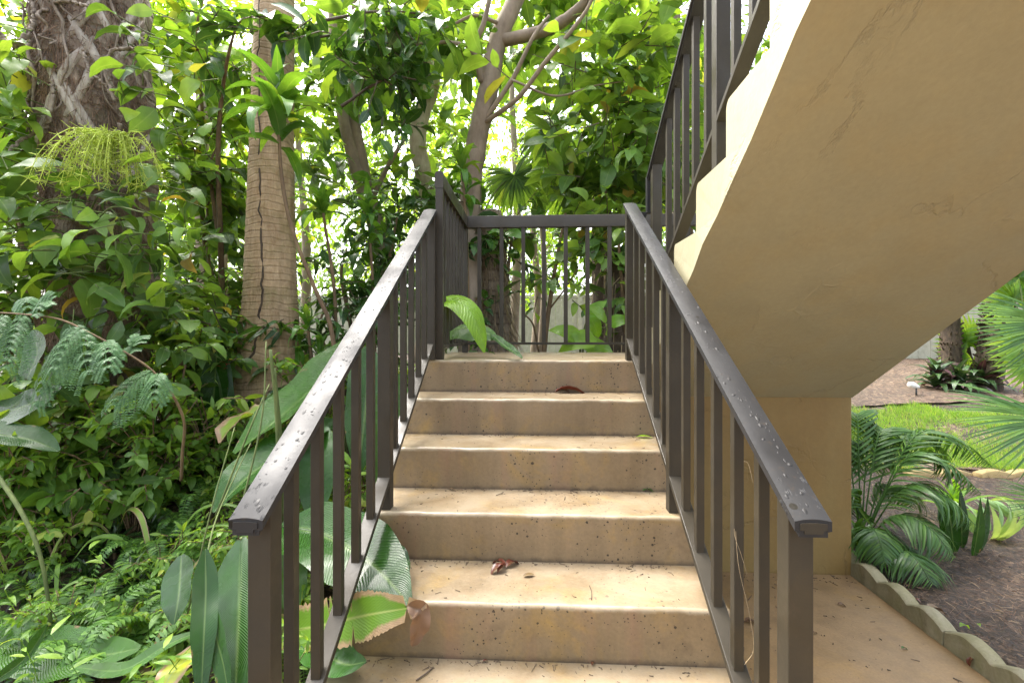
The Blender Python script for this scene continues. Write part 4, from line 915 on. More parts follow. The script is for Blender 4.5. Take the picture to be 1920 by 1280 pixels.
# ---------------------------------------------- fan palms behind
def fan(mb, c, face, up, r, n=26, spread=2.5, droop=.9, hang=0., sw=.13):
    """fan leaf: hub c, pointing direction up (axis), blade normal face"""
    up = nrm(up); face = nrm(face); x = nrm(np.cross(up, face)); a = np.linspace(-spread, spread, n)+.02*rng.standard_normal(n)
    d = np.cos(a)[:, None]*up+np.sin(a)[:, None]*x; d = d-[0, 0, hang]; L = r*(.85+.15*np.cos(a*.6))
    seg = leaf_t('lance', sw, 6, .5, droop, 0)
    mb.inst(seg, np.repeat([c], n, 0), frames(d, np.broadcast_to(face, d.shape)+.02*rng.standard_normal(d.shape)), L)
def fan_palm(label, base, top, r0, fans, mat, straw=0, barkm='bark_dark', group=None, hub=None):
    t = thing('fan_palm', label, 'palm tree', base, group); mb = MB(); hub = np.array(top if hub is None else hub)
    tube(mb, spline([np.array(base)-[0, 0, .1], (np.array(base)+top)/2+[.02, .03, 0], np.array(top)], 24), [r0*1.15, r0, r0*.95], 14, bump=.06); part('trunk', mb, M[barkm], t)
    fm = MB(); sm = MB()
    for c, face, up, r, droop, hang in fans:
        fan(fm, c, face, up, r, droop=droop, hang=hang); tube(sm, spline([hub, (hub+c)/2+[0, 0, .08], np.array(c)], 8), .008, 5)
    if fans: part('frond', fm, M[mat], t); part('stalk', sm, M['stem'], t)
    if straw:
        s_ = MB(); a = rng.uniform(0, 6.28, straw); z = rng.uniform(.15, 1., straw); b = np.array(base)+(np.array(top)-base)*z[:, None]
        p0 = b+np.stack([np.cos(a), np.sin(a), 0*a], -1)*r0*1.0; p1 = p0+np.stack([np.cos(a)*.10+.05*rng.standard_normal(straw), np.sin(a)*.1, -rng.uniform(.12, .45, straw)], -1); tubes(s_, p0, p1, .006, .002, 3)
        o = part('hanging_straw', s_, M['straw'], t); o['kind'] = 'stuff'
    return t
F0 = np.array([0, -1., .35])
b0 = ground_at(1128, 640, 6.2); tp = at(1125, 250, 6.2)
fan_palm('dark-trunked fan palm with hanging fronds above the middle of the guard rail', b0, tp, .14,
         [(at(1060, 345, 5.9), F0+[.2, 0, 0], np.array([-.5, 0, -.85]), .62, 1.2, .3), (at(1105, 300, 5.8), F0, np.array([-.2, 0, -1]), .6, 1., .3), (at(1175, 330, 5.8), F0, np.array([.4, 0, -.9]), .6, 1., .3), (at(1040, 250, 5.9), F0, np.array([-.9, 0, -.2]), .65, 1.2, .3),
          (at(1200, 240, 5.9), F0, np.array([.9, 0, .1]), .65, 1.2, .3), (at(1120, 180, 6.), F0, np.array([.1, 0, 1]), .7, 1., .1), (at(960, 340, 6.1), F0, np.array([-.3, -.2, -.9]), .5, 1., .3)], 'leaf', 220)
b0 = ground_at(930, 690, 4.9); tp = at(905, 400, 4.9)
fan_palm('old palm trunk hung with dry straw, seen through the left half of the guard rail', b0, tp, .20, [(at(850, 380, 4.9), F0, np.array([-.8, 0, .2]), .5, 1., .2), (at(965, 330, 5.), F0, np.array([.3, 0, -.9]), .45, 1., .3)], 'leaf', 520, 'bark_rough')
b0 = ground_at(1150, 700, 4.4); tp = at(1170, 470, 4.5)
fan_palm('dark leaning palm stump behind the right end of the guard rail', b0, tp, .17, [], 'leaf', 60)
# pale palm fronds, backlit, behind
def feather_palm(label, base, top, r0, fronds, mat, n=34, ll=.5, bark_='bark_grey', group=None, tm=None, name='feather_palm', stem='stem', cat='palm tree'):
    t = thing(name, label, cat, base, group)
    if top is not None:
        mb = MB(); tube(mb, spline([np.array(base)-[0, 0, .1], np.array(top)], 10), [r0*1.1, r0], 10, bump=.04); part('trunk', mb, M[bark_], t)
    for path in fronds:
        lm = MB(); pinnate(path, n, ll, tm or LP, mbl=lm, mbs=lm, rr=.008, ang=.95, dr=.25); part('frond', lm, M[mat], t)
    return t
def arc(c, d, L, rise=.35, fall=.6):
    c = np.asarray(c, float); d = nrm(np.array([d[0], d[1], 0.])); return [c, c+d*L*.33+[0, 0, L*rise], c+d*L*.7+[0, 0, L*rise*1.05], c+d*L+[0, 0, L*(rise-fall)]]
b0 = ground_at(385, 700, 6.5); tp = at(385, 60, 6.5)
feather_palm('feathery palm with pale arching fronds behind the gap between the trunks', b0, tp, .12, [arc(tp, (math.cos(a), math.sin(a)), 1.7, .25+.2*rng.random(), .9) for a in np.linspace(0, 6.0, 12)], 'leaf_bright', 40, .5)
b0 = ground_at(1290, 700, 8.); tp = at(1255, -60, 8.)
feather_palm('tall palm with drooping backlit fronds near the top of the upper railing', b0, tp, .14, [arc(tp, (math.cos(a), math.sin(a)), 2.2, .12+.2*rng.random(), 1.2) for a in np.linspace(0, 6.0, 14)], 'leaf_far', 44, .7)
# ---------------------------------------------- further trees and the far wood
fg = 'leafy trees beyond the planting'
for i, (px, py, d, r, n, lab) in enumerate(((-300, 150, 7.5, 1.4, 110, 'tall leafy tree filling the far left edge behind the bright shrub'), (250, 60, 8., 1.7, 120, 'pale green tree behind the rough palm trunk'), (560, 250, 8.5, 1.6, 110, 'pale green tree behind the ringed palm trunk'),
        (780, 380, 9., 1.4, 90, 'small-leaved tree behind the pale blotched trunk'), (960, 150, 8.8, 1.7, 110, 'pale green tree behind the forked tree'), (1130, 60, 9.5, 1.8, 110, 'yellow green tree high behind the fan palm'), (1000, 420, 9.2, 1.0, 36, 'bright small tree by the fence'), (420, 500, 7.2, 1.1, 80, 'shaded tree low behind the ringed palm'),
        (1480, 100, 9.5, 1.8, 80, 'tree hidden mostly behind the upper flight'), (-150, 480, 6., 1.2, 80, 'shaded leafy tree low at the far left edge'))):
    c = at(px, py, d); b = np.array([c[0], c[1]+.2, gz(c[0], c[1])])
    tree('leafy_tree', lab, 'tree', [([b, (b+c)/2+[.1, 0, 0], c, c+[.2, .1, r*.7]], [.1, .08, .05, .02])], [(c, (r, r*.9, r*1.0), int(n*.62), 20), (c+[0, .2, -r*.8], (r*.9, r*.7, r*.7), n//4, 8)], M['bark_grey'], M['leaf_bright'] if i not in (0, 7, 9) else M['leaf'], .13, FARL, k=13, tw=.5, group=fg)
for px, py, d, r, lab in ((790, 330, 7.2, .9, 'fine-leaved yellow green tree behind the left corner post'), (470, 330, 6.2, .9, 'fine-leaved pale tree between the ringed palm and the climbing vine'), (1010, 330, 7.6, .9, 'fine-leaved tree low behind the hanging palm fronds')):
    c = at(px, py, d); b = np.array([c[0], c[1]+.2, gz(c[0], c[1])])
    tree('fine_leaved_tree', lab, 'tree', [([b, (b+c)/2+[.1, 0, 0], c, c+[.1, .1, r*.7]], [.06, .05, .03, .01])], [(c, (r, r*.8, r), 120, 20)], M['bark_grey'], M['leaf_bright'], .075, FARL, k=14, tw=.42, group=fg)
fw = MB(); n = 70000
x = rng.uniform(-17, 15, n); y = rng.uniform(10.6, 15.5, n); z = -.6+9.*rng.random(n)**1.15
keep = (np.sin(x*1.9+1.3*np.sin(z*1.1))+np.sin(z*2.3+x*.7+y)+.9*np.sin(x*4.7+z*3.9)+.5*rng.standard_normal(n)) > -.35+.18*np.clip(z-4.2, 0, 5)
P = np.stack([x, y, z], -1)[keep]; d = rnd_dirs(len(P)); d[:, 2] -= .5; ti = rng.integers(0, 3, len(P)); Fm = frames(d, UPV+.5*rng.standard_normal(P.shape)); S = rng.uniform(.16, .36, len(P))
for i, q in enumerate(FARL): fw.inst(q, P[ti == i], Fm[ti == i], S[ti == i])
solo('far_foliage', fw, M['leaf_far'], 'sunlit wall of far-off leaves closing the view beyond the fence', 'foliage', kind='stuff')
# ---------------------------------------------- big ribbed leaves by the stairs (one plant per clump)
def big_plant(name, label, base, leaves, cat='plant', stalks=(), group=None):
    t = thing(name, label, cat, base, group)
    for L in leaves:
        mb = MB(); blade(mb, L['p'], L['w'], L['up'], L.get('kind', 'banana'), L.get('n', 30), 11, L.get('fold', .22), L.get('wave', .05), L.get('ed', .0), L.get('tear', 0.))
        if L.get('mid', True):
            p = spline(L['p'], 20); tube(mb, p-nrm(np.array(L['up'], float).reshape(-1, 3).mean(0))*.004, [L['w']*.030, .002], 5)
        part('leaf', mb, M[L['m']], t, label=L.get('label'))
    if stalks:
        sm = MB()
        for pts, r in stalks: tube(sm, spline(np.array(pts), 14), [r, r*.6], 7)
        part('stalk', sm, M['stem'], t)
    return t
big_plant('banana_plant', 'clump of wide ribbed pale green leaves leaning behind the lower left handrail', ground_at(640, 860, 2.6),
    [dict(p=ats((700, 610, 2.75), (630, 690, 2.7), (540, 770, 2.55), (440, 850, 2.35)), w=.42, up=(-.2, -.35, 1.), m='banana_pale', fold=.3, wave=.08),
     dict(p=ats((640, 790, 2.55), (560, 830, 2.4), (470, 890, 2.2), (400, 960, 2.05)), w=.32, up=(-.3, -.5, 1.), m='banana', fold=.3, wave=.06),
     dict(p=ats((560, 740, 2.9), (500, 770, 2.8), (440, 790, 2.7), (412, 830, 2.6)), w=.26, up=(-.4, -.3, 1.), m='torn_pale', fold=.2, wave=.15, tear=.3, label='pale leaf with browned torn tip'),
     dict(p=ats((690, 650, 2.5), (690, 720, 2.45), (682, 800, 2.4), (672, 890, 2.35)), w=.20, up=(.1, -1., .2), m='banana', fold=.3),
     dict(p=ats((742, 700, 2.5), (735, 790, 2.42), (728, 860, 2.36), (715, 960, 2.3)), w=.22, up=(.3, -1., .2), m='banana_pale', fold=.3),
     dict(p=ats((610, 800, 2.4), (600, 860, 2.3), (595, 920, 2.25), (590, 985, 2.2)), w=.18, up=(0, -1., .25), m='banana', fold=.3)],
    stalks=[([ground_at(625, 900, 2.6), at(660, 760, 2.6), at(690, 640, 2.7)], .014), ([ground_at(530, 960, 2.2), at(520, 800, 2.2), at(507, 655, 2.2)], .012), ([ground_at(545, 960, 2.25), at(525, 830, 2.25), at(513, 690, 2.25)], .016),
            ([at(405, 965, 2.), at(470, 800, 2.1), at(505, 720, 2.2)], .005), ([at(440, 1000, 1.95), at(490, 790, 2.1), at(499, 640, 2.2)], .005), ([ground_at(700, 900, 2.6), at(715, 800, 2.5), at(742, 690, 2.5)], .012)])
big_plant('banana_plant', 'plant with a dark wet leaf and a torn brown-edged leaf pushing through the left balusters', ground_at(560, 1230, 1.9),
    [dict(p=ats((525, 985, 1.92), (600, 1000, 1.78), (690, 1052, 1.60), (768, 1132, 1.455)), w=.27, up=np.array([(-.1, -.5, 1.), (.15, -.6, 1.), (.35, -.8, .75), (.45, -.9, .4)]), m='banana_dark', fold=.16, wave=.04),
     dict(p=ats((690, 995, 1.75), (722, 1028, 1.68), (748, 1055, 1.63), (764, 1080, 1.59)), w=.09, up=(.3, -.6, .9), m='banana_dark', fold=.2, wave=.2),
     dict(p=ats((490, 1190, 1.68), (590, 1174, 1.50), (690, 1152, 1.42), (800, 1134, 1.37)), w=.155, up=(0., -.95, .5), m='torn', fold=.10, wave=.10, tear=.85, n=90, label='torn lime leaf with curled brown rags at its end'),
     dict(p=ats((765, 1135, 1.385), (788, 1145, 1.37), (784, 1180, 1.37), (772, 1210, 1.375)), w=.055, up=(.4, -1., .2), m='dry', fold=.5, wave=.3, mid=False, label='curled brown rag of leaf'),
     dict(p=ats((560, 1215, 1.5), (610, 1228, 1.44), (650, 1245, 1.40), (686, 1240, 1.385)), w=.10, up=(0, -.4, 1.), m='banana', fold=.2),
     dict(p=ats((545, 1010, 1.9), (548, 1090, 1.86), (550, 1150, 1.82)), w=.15, up=(0, -1., .2), m='banana_pale', fold=.3)],
    stalks=[([ground_at(545, 1240, 1.9), at(530, 1150, 1.9), at(515, 1060, 1.92), at(532, 985, 1.95)], .013), ([ground_at(520, 1250, 1.8), at(480, 1215, 1.74), at(492, 1189, 1.72)], .010)])
big_plant('banana_plant', 'clump of glossy ribbed leaves standing left of the lower left rail post', ground_at(410, 1260, 1.75),
    [dict(p=ats((452, 1010, 1.72), (450, 1100, 1.62), (446, 1200, 1.52), (440, 1330, 1.42)), w=.21, up=(-.15, -1., .35), m='banana', fold=.12, n=34),
     dict(p=ats((340, 1040, 1.85), (338, 1080, 1.8), (334, 1125, 1.74), (326, 1170, 1.7)), w=.135, up=(-.2, -.9, .5), m='banana_dark', fold=.2),
     dict(p=ats((385, 1030, 1.62), (386, 1110, 1.56), (382, 1200, 1.48), (376, 1330, 1.4)), w=.075, up=(.5, -.8, .2), m='banana_dark', fold=.5),
     dict(p=ats((398, 1130, 1.56), (405, 1190, 1.5), (420, 1250, 1.45), (432, 1330, 1.4)), w=.09, up=(-.2, -1., .2), m='banana', fold=.2, kind='lance'),
     dict(p=ats((375, 1205, 1.72), (350, 1235, 1.66), (320, 1265, 1.6), (295, 1320, 1.55)), w=.12, up=(-.2, -.6, .8), m='torn_yellow', fold=.1, wave=.1, label='yellowing leaf with brown blotches')],
    stalks=[([ground_at(440, 1270, 1.9), at(470, 1080, 1.8), at(452, 1008, 1.72)], .010), ([at(352, 1150, 1.72), at(395, 960, 1.8), at(440, 800, 1.95)], .0035), ([at(388, 1040, 1.62), at(410, 960, 1.75), at(470, 830, 1.95)], .0035)])
big_plant('banana_plant', 'broad pale leaf lying across the bottom left corner of the bed', ground_at(60, 1260, 1.9),
    [dict(p=ats((-90, 1205, 1.95), (30, 1215, 1.85), (150, 1232, 1.75), (262, 1215, 1.72)), w=.20, up=(0., -.45, 1.), m='banana_pale', fold=.16, wave=.1),
     dict(p=ats((-30, 1290, 1.7), (40, 1240, 1.7), (75, 1195, 1.7), (88, 1170, 1.7)), w=.045, up=(.2, -.8, .5), m='banana', fold=.4),
     dict(p=ats((140, 1250, 1.66), (230, 1255, 1.62), (310, 1210, 1.66), (380, 1180, 1.7)), w=.05, up=(.0, -.6, 1.), m='banana_pale', fold=.3)])
big_plant('banana_plant', 'dark smooth leaf reaching in low at the left edge under the feathery fronds', ground_at(-60, 900, 2.6),
    [dict(p=ats((-90, 800, 2.5), (-10, 780, 2.5), (60, 755, 2.5), (115, 725, 2.55)), w=.24, up=(.1, -.7, .8), m='banana_dark', fold=.1),
     dict(p=ats((-80, 800, 2.4), (0, 815, 2.35), (60, 825, 2.35), (110, 845, 2.35)), w=.16, up=(.1, -.4, 1.), m='banana', fold=.25),
     dict(p=ats((60, 620, 2.55), (70, 660, 2.5), (55, 700, 2.45), (45, 730, 2.45)), w=.17, up=(-.3, -.9, .4), m='banana', fold=.2)],
    stalks=[([at(-20, 870, 2.1), at(40, 960, 2.0), at(80, 1060, 1.95), ground_at(105, 1140, 1.95)], .010)])
big_plant('heliconia_plant', 'dark upright leaf and hanging red flower on a thin stalk by the ringed palm', ground_at(400, 840, 3.4),
    [dict(p=ats((392, 850, 3.4), (398, 780, 3.4), (404, 700, 3.38), (408, 640, 3.36)), w=.20, up=(.1, -1., .1), m='banana_dark', fold=.1),
     dict(p=ats((410, 650, 3.4), (420, 690, 3.4), (428, 760, 3.4), (430, 850, 3.4)), w=.10, up=(.3, -1., .0), m='banana_dark', fold=.2)],
    stalks=[([ground_at(417, 820, 3.4), at(417, 720, 3.4), at(418, 670, 3.4)], .006)])
rb = MB()
for k in range(7):
    p = at(420+rng.uniform(-6, 10), 668+k*4, 3.37); rb.inst(LA[0], np.array([p]), frames(np.array([[(-1)**k*.8, -.3, .35]]), np.array([[0, 0, 1.]])), [.05])
hp = [o for o in TOP if o.name.startswith('heliconia_plant')][0]; part('flower', rb, M['red'], hp, label='red hanging flower')
big_plant('banana_plant', 'lime green banana leaf bent over the left corner of the landing', np.array([-.75, .55, -1.3]),
    [dict(p=np.array([(-.66, .30, .20), (-.60, .22, .325), (-.48, .13, .355), (-.37, .03, .28), (-.305, -.03, .155), (-.275, -.045, .045)]), w=.155, up=np.array([(-.75, -.7, .55), (-.3, -.8, .9), (.0, -.75, 1.), (.35, -.75, .7), (.6, -.75, .3), (.7, -.75, .1)]), m='banana_lime', fold=.08, ed=.2, wave=.03),
     dict(p=np.array([(-.60, .42, .14), (-.48, .30, .185), (-.33, .22, .17), (-.22, .16, .12)]), w=.16, up=(0, -.8, .8), m='banana_pale', fold=-.3, wave=.05),
     dict(p=np.array([(-.26, .20, .15), (-.2, .12, .10), (-.13, .04, .055), (-.06, -.03, .012)]), w=.075, up=(.5, -.7, .7), m='banana', fold=.3)],
    stalks=[([(-.75, .55, -1.3), (-.74, .5, -.3), (-.66, .30, .20)], .012), ([(-.73, .55, -1.2), (-.72, .55, -.3), (-.60, .42, .14)], .010)])
# pothos with lime leaves behind the guard rail
pt = thing('pothos_plant', 'bright yellow-green heart-leaved plant just behind the guard rail', 'plant', (.42, 1.35, -1.))
lm = MB(); sm = MB()
for c, tip, w in (((1138, 600, 3.85), (1108, 575, 3.7), .0), ((1085, 640, 3.8), (1030, 600, 3.75), 0), ((1105, 590, 3.85), (1125, 640, 3.8), 0), ((1120, 640, 3.8), (1038, 640, 3.7), 0), ((1100, 600, 3.9), (1130, 560, 3.8), 0), ((1140, 610, 3.95), (1165, 600, 3.9), 0), ((1090, 650, 3.9), (1160, 650, 3.9), 0)):
    a, b = at(*c), at(*tip); l = np.linalg.norm(b-a); lm.inst(PH[rng.integers(0, 3)], np.array([a]), frames(np.array([b-a]), np.array([[rng.normal(0, .2), -.9, .55]])), [max(l, .25)])
    tube(sm, spline([(.42, 1.4, -.3), (a+[.42, 1.4, -.1])/2+[0, .05, .05], a], 10), .006, 5)
part('foliage', lm.merge(sm, 1), [M['pothos'], M['stem']], pt)
# ---------------------------------------------- feathery mimosa-like branch
mi = thing('feathery_branch', 'thin arching brown branch with feathery blue-green fronds, left foreground', 'branch', at(340, 840, 2.3))
bs = MB(); br = spline(ats((-40, 585, 2.15), (30, 588, 2.12), (110, 598, 2.1), (170, 625, 2.1), (225, 655, 2.12), (280, 690, 2.15), (320, 735, 2.2), (345, 790, 2.25), (342, 850, 2.3), (340, 900, 2.35)), 50)
tube(bs, br, [.004, .005, .008], 6); part('stem', bs, M['stem_brown'], mi)
def bipinnate(c, tip, width, n_p, sag):
    lm = MB(); c, tip = at(c[0], c[1], c[2]-.3), at(tip[0], tip[1], tip[2]-.3); ax = spline([c, (c+tip)/2+[0, 0, .03], tip], 20); g = tip-c; L = np.linalg.norm(g); g = g/L
    x = nrm(np.cross(g, np.array([0, -.8, .6]))); tube(lm, ax, [.003, .0015], 4, cap=False)
    for k in range(n_p):
        t = .1+.88*k/(n_p-1); b = ax[int(t*19)]; l = .92*width*(.55+.45*math.sin(math.pi*min(1, t*.8+.15)))
        for s in (-1, 1):
            d = nrm(g*.75+x*s*.75); e = b+d*l-np.array([0, 0, sag*l]); pinnate([b, b+d*l*.5+[0, 0, .005], e], 19, .018, LM, (0, -.6, .8), 1.25, False, .05, lm, lm, .0013, .06, .03)
    part('frond', lm, M['mimosa'], mi)
for a in (((130, 610, 2.4), (165, 700, 2.3), .13, 7, .5), ((150, 615, 2.38), (105, 690, 2.3), .12, 7, .5), ((195, 640, 2.4), (200, 690, 2.3), .10, 6, .4), ((285, 695, 2.42), (220, 760, 2.35), .14, 8, .4), ((295, 700, 2.4), (290, 745, 2.35), .10, 6, .3), ((40, 590, 2.4), (10, 690, 2.3), .14, 8, .5),
          ((5, 590, 2.4), (-30, 660, 2.3), .14, 7, .5), ((60, 592, 2.4), (90, 570, 2.4), .08, 5, .1), ((115, 640, 2.4), (70, 760, 2.35), .09, 7, .4), ((240, 665, 2.45), (262, 640, 2.5), .07, 5, .1), ((40, 560, 2.5), (50, 590, 2.45), .07, 5, .1)): bipinnate(*a)
# ---------------------------------------------- sword ferns (each plant its own thing)
def fern_root(nf, L, label, group):
    t = thing('sword_fern', label, 'fern', (0, 0, 0), group)
    for i in range(nf):
        a = i*2.4+rng.uniform(-.3, .3); l = L*rng.uniform(.7, 1.1); d = (math.cos(a), math.sin(a)); lm = MB()
        pinnate(arc((0, 0, 0), d, l, rng.uniform(.25, .6), rng.uniform(.4, .75)), 34, .062, LF, mbl=lm, mbs=lm, ang=1.3, rr=.0025, dr=.05, start=.05)
        o = part('frond', lm, M['fern'], t, local=True)
    return t
FG = 'sword ferns on the planted slope'
FERNLABEL = 'small sword fern with arching toothed fronds growing on the planted slope'
fr = [fern_root(7, .42, FERNLABEL, FG), fern_root(9, .36, FERNLABEL, FG), fern_root(6, .5, FERNLABEL, FG)]
spots = [(90, 1120, 2.0), (230, 1180, 1.9), (300, 1100, 2.05), (480, 1120, 1.95), (340, 760, 2.7), (380, 720, 2.9), (300, 860, 2.5), (285, 900, 2.5), (30, 1030, 2.1), (165, 1165, 1.95), (420, 985, 2.1), (455, 1010, 2.05), (60, 960, 2.3), (10, 1130, 2.), (160, 1040, 2.15), (340, 1000, 2.3), (420, 900, 2.4), (40, 860, 2.6), (255, 1030, 2.1), (560, 1150, 1.95)]
for i, (px, py, d) in enumerate(spots):
    p = ground_at(px, py, d); rt = rng.uniform(0, 6.28)
    if i < 3: fr[i].location = p; fr[i].rotation_euler = (0, 0, rt)
    else: clone(fr[i % 3], p, rt, rng.uniform(.6, 1.0))
# taller hanging ferns by the rough palm base
# ---------------------------------------------- dark rosettes
def ros_root(n, s, label, group, mat='dark_rosette', name='bromeliad', tm=None, cat='plant', spread=(.1, 1.45)):
    t = thing(name, label, cat, (0, 0, 0), group); mb = MB(); rosette(mb, (0, 0, s*.25), n, s, tm or RS, spread); part('foliage', mb, M[mat], t, local=True)
    sm = MB(); tube(sm, [(0, 0, -.1), (0, 0, s*.3)], .012, 6); part('stem', sm, M['stem_brown'], t, local=True); return t
RS = [leaf_t('strap', .17, 5, .4, 1.1), leaf_t('strap', .15, 5, .4, 1.5), leaf_t('strap', .19, 5, .3, .7)]
RG = 'dark rosette plants on the planted slope'; RL = 'small dark green rosette plant with stiff pointed leaves on the planted slope'
r0 = ros_root(34, .17, RL, RG); r1 = ros_root(28, .15, RL, RG)
for i, (px, py, d, s) in enumerate(((250, 960, 2.25, 1.05), (135, 800, 2.6, 1.1), (290, 820, 2.6, .9), (90, 900, 2.5, .8), (310, 930, 2.45, .9), (160, 930, 2.35, .8), (330, 960, 2.5, .8), (60, 960, 2.3, .7), (215, 880, 2.55, .8), (120, 770, 2.75, 1.), (180, 860, 2.5, .7))):
    p = ground_at(px, py, d); p[2] += .02
    if i < 2:
        q = (r0, r1)[i]; q.location = p; q.scale = (s,)*3
    else: clone((r0, r1)[i % 2], p, rng.uniform(0, 6), s)
# understory plants: five kinds, each plant its own thing
UG = 'leafy understory plants on the planted slope'
def under(label, h, r, n, size, tm, mat, k=8):
    t = thing('understory_plant', label, 'plant', (0, 0, 0), UG); mb = MB(); sm = MB(); m = 9
    a = np.arange(m)*2.4; tip = np.stack([np.cos(a)*r*.7, np.sin(a)*r*.7, h*(.6+.4*rng.random(m))], -1)
    for q in tip: tube(sm, spline([(0, 0, -.1), q*[.35, .35, .6], q], 8), [.006, .003], 5)
    i = rng.integers(0, m, n); f = rng.uniform(.3, 1.05, n)[:, None]; P = tip[i]*f+.09*r*rng.standard_normal((n, 3)); Dr = tip[i]*[1, 1, .3]+.35*rng.standard_normal((n, 3))
    clusters(mb, P, Dr, .14, k, size, tm, stems=sm, sv=.35, droop=.4); part('foliage', mb.merge(sm, 1), [M[mat], M['stem_brown']], t, local=True); return t
UL = ['low plant with small bright oval leaves growing on the planted slope', 'plant with slim pointed leaves growing on the planted slope', 'leafy light green plant with drooping broad leaves on the planted slope', 'mid green fine-leaved plant growing on the planted slope', 'dark glossy-leaved plant growing on the planted slope']
UT = [under(UL[0], .5, .35, 34, .085, OV, 'leaf_bright'), under(UL[1], .65, .4, 36, .11, LA, 'leaf_bright'), under(UL[2], .6, .45, 30, .13, PH, 'leaf_bright', 6), under(UL[3], .75, .4, 46, .07, OV, 'leaf_bright', 10), under(UL[4], .55, .4, 30, .11, OV, 'leaf')]
U_ = [(60, 760, 2.7, 0, 1.), (150, 800, 2.85, 3, 1.), (215, 790, 2.85, 2, 1.), (290, 770, 2.9, 3, 1.), (340, 800, 3., 0, .9), (395, 800, 3.2, 1, 1.), (20, 830, 2.55, 1, .9), (110, 860, 2.5, 0, .7), (250, 840, 2.7, 4, .8), (-60, 700, 2.8, 2, 1.3), (330, 700, 3.6, 3, 1.3), (400, 690, 3.9, 1, 1.3), (440, 740, 4.2, 0, 1.3),
      (380, 600, 4.8, 2, 1.6), (430, 600, 5., 3, 1.7), (90, 700, 2.8, 4, 1.1), (180, 720, 2.9, 2, 1.1), (250, 700, 3.05, 4, 1.2), (280, 640, 3.2, 0, 1.3), (140, 660, 2.95, 3, 1.3), (60, 640, 2.9, 0, 1.3), (20, 740, 2.6, 3, 1.), (600, 780, 3.5, 3, 1.1), (440, 930, 2.3, 3, .5), (400, 960, 2.2, 0, .45), (360, 1060, 2., 4, .4), (210, 1110, 1.95, 0, .4), (120, 1110, 2., 3, .4), (470, 1040, 2., 0, .45), (300, 950, 2.3, 1, .45), (540, 1000, 2.2, 3, .7), (600, 940, 2.4, 1, .8), (650, 880, 2.6, 0, .9), (520, 1180, 1.85, 0, .5)]
used = set()
for px, py, d, k, s in U_:
    p = ground_at(px, py, d); rt = rng.uniform(0, 6.28)
    if k not in used: used.add(k); q = UT[k]; q.location = p; q.rotation_euler = (0, 0, rt); q.scale = (s,)*3
    else: clone(UT[k], p, rt, s)
# ground cover, leaf litter, weeds on the left slope
n = 4200; x = rng.uniform(-5.2, -.95, n); y = rng.uniform(-1.5, 3.2, n); ok = rng.random(n) < np.clip(.45+.5*np.sin(x*3.1+y*2.3)+.3*np.sin(x*7-y*5), .12, 1); x, y = x[ok], y[ok]
P = np.stack([x, y, gh(x, y)+rng.uniform(.0, .10, len(x))], -1)
gc = MB(); gs = MB(); clusters(gc, P, np.array([0, 0, .8])+.6*rng.standard_normal(P.shape), .07, 6, .055, OV+LA, stems=gs, sv=.45)
solo('ground_cover', gc, M['leaf_bright'], 'low mixed leafy ground cover on the planted slope left of the stairs', 'ground cover', kind='stuff')
lt = MB(); n = 9000; x = rng.uniform(-6, -.8, n); y = rng.uniform(-1.8, 4, n); P = np.stack([x, y, gh(x, y)+.006+.02*rng.random(n)], -1); d = rng.standard_normal((n, 3))*[1, 1, .22]
lt.inst(curl, P[::2], frames(d[::2], UPV+.35*rng.standard_normal((len(P[::2]), 3))), rng.uniform(.025, .085, len(P[::2]))); lt.inst(slim, P[1::2], frames(d[1::2], UPV+.35*rng.standard_normal((len(P[1::2]), 3))), rng.uniform(.03, .10, len(P[1::2])))
solo('leaf_litter', lt, M['dry'], 'wet brown leaf litter on the planted slope', 'leaf litter', kind='stuff')
tw = MB(); n = 700; x = rng.uniform(-5, -.9, n); y = rng.uniform(-1.6, 2.5, n); p0 = np.stack([x, y, gh(x, y)+.015], -1); d = rng.standard_normal((n, 3))*[1, 1, .18]; tubes(tw, p0, p0+d*.09, .003, .0015, 4)
solo('twig_litter', tw, M['stem_brown'], 'fallen twigs on the planted slope', 'twigs', kind='stuff')
for i in range(16):
    b = ground_at(rng.uniform(-40, 520), rng.uniform(980, 1260), rng.uniform(1.9, 2.5)); a = rng.uniform(0, 6.28); l = rng.uniform(.3, .6); d = np.array([math.cos(a), math.sin(a)*.5, 0])
    mb = MB(); blade(mb, [b, b+d*l*.3+[0, 0, l*.55], b+d*l*.7+[0, 0, l*.6], b+d*l+[0, 0, l*.3]], rng.uniform(.012, .03), np.array([.1, -.6, 1.]), 'lance', 16, 3, .3)
    q = solo('grassy_blade', mb, M['leaf_bright' if i % 3 else 'torn_pale'], 'long thin arching grass blade among the ferns at the lower left', 'grass blade', 'arching grass blades among the ferns')
wd = MB(); n = 420; x = rng.uniform(-4.5, -.95, n); y = rng.uniform(-1.3, 2.2, n)
for k in range(n):
    b = np.array([x[k], y[k], gz(x[k], y[k])]); h = rng.uniform(.12, .38); e = b+[rng.normal(0, .1), rng.normal(0, .08), h]
    tube(wd, spline([b, (b+e)/2+[rng.normal(0, .02), 0, .02], e], 6), [.0025, .0012], 4, cap=False)
    m_ = 7; tt = np.linspace(.35, 1, m_); pp = b+(e-b)*tt[:, None]; a = np.arange(m_)*2.4; wd.inst(LA[k % 3], pp, frames(np.stack([np.cos(a), np.sin(a), .25+0*a], -1), UPV+.2*rng.standard_normal((m_, 3))), rng.uniform(.05, .11)*np.ones(m_))
solo('weeds', wd, M['leaf_bright'], 'thin upright weeds among the ferns on the planted slope', 'weeds', kind='stuff')
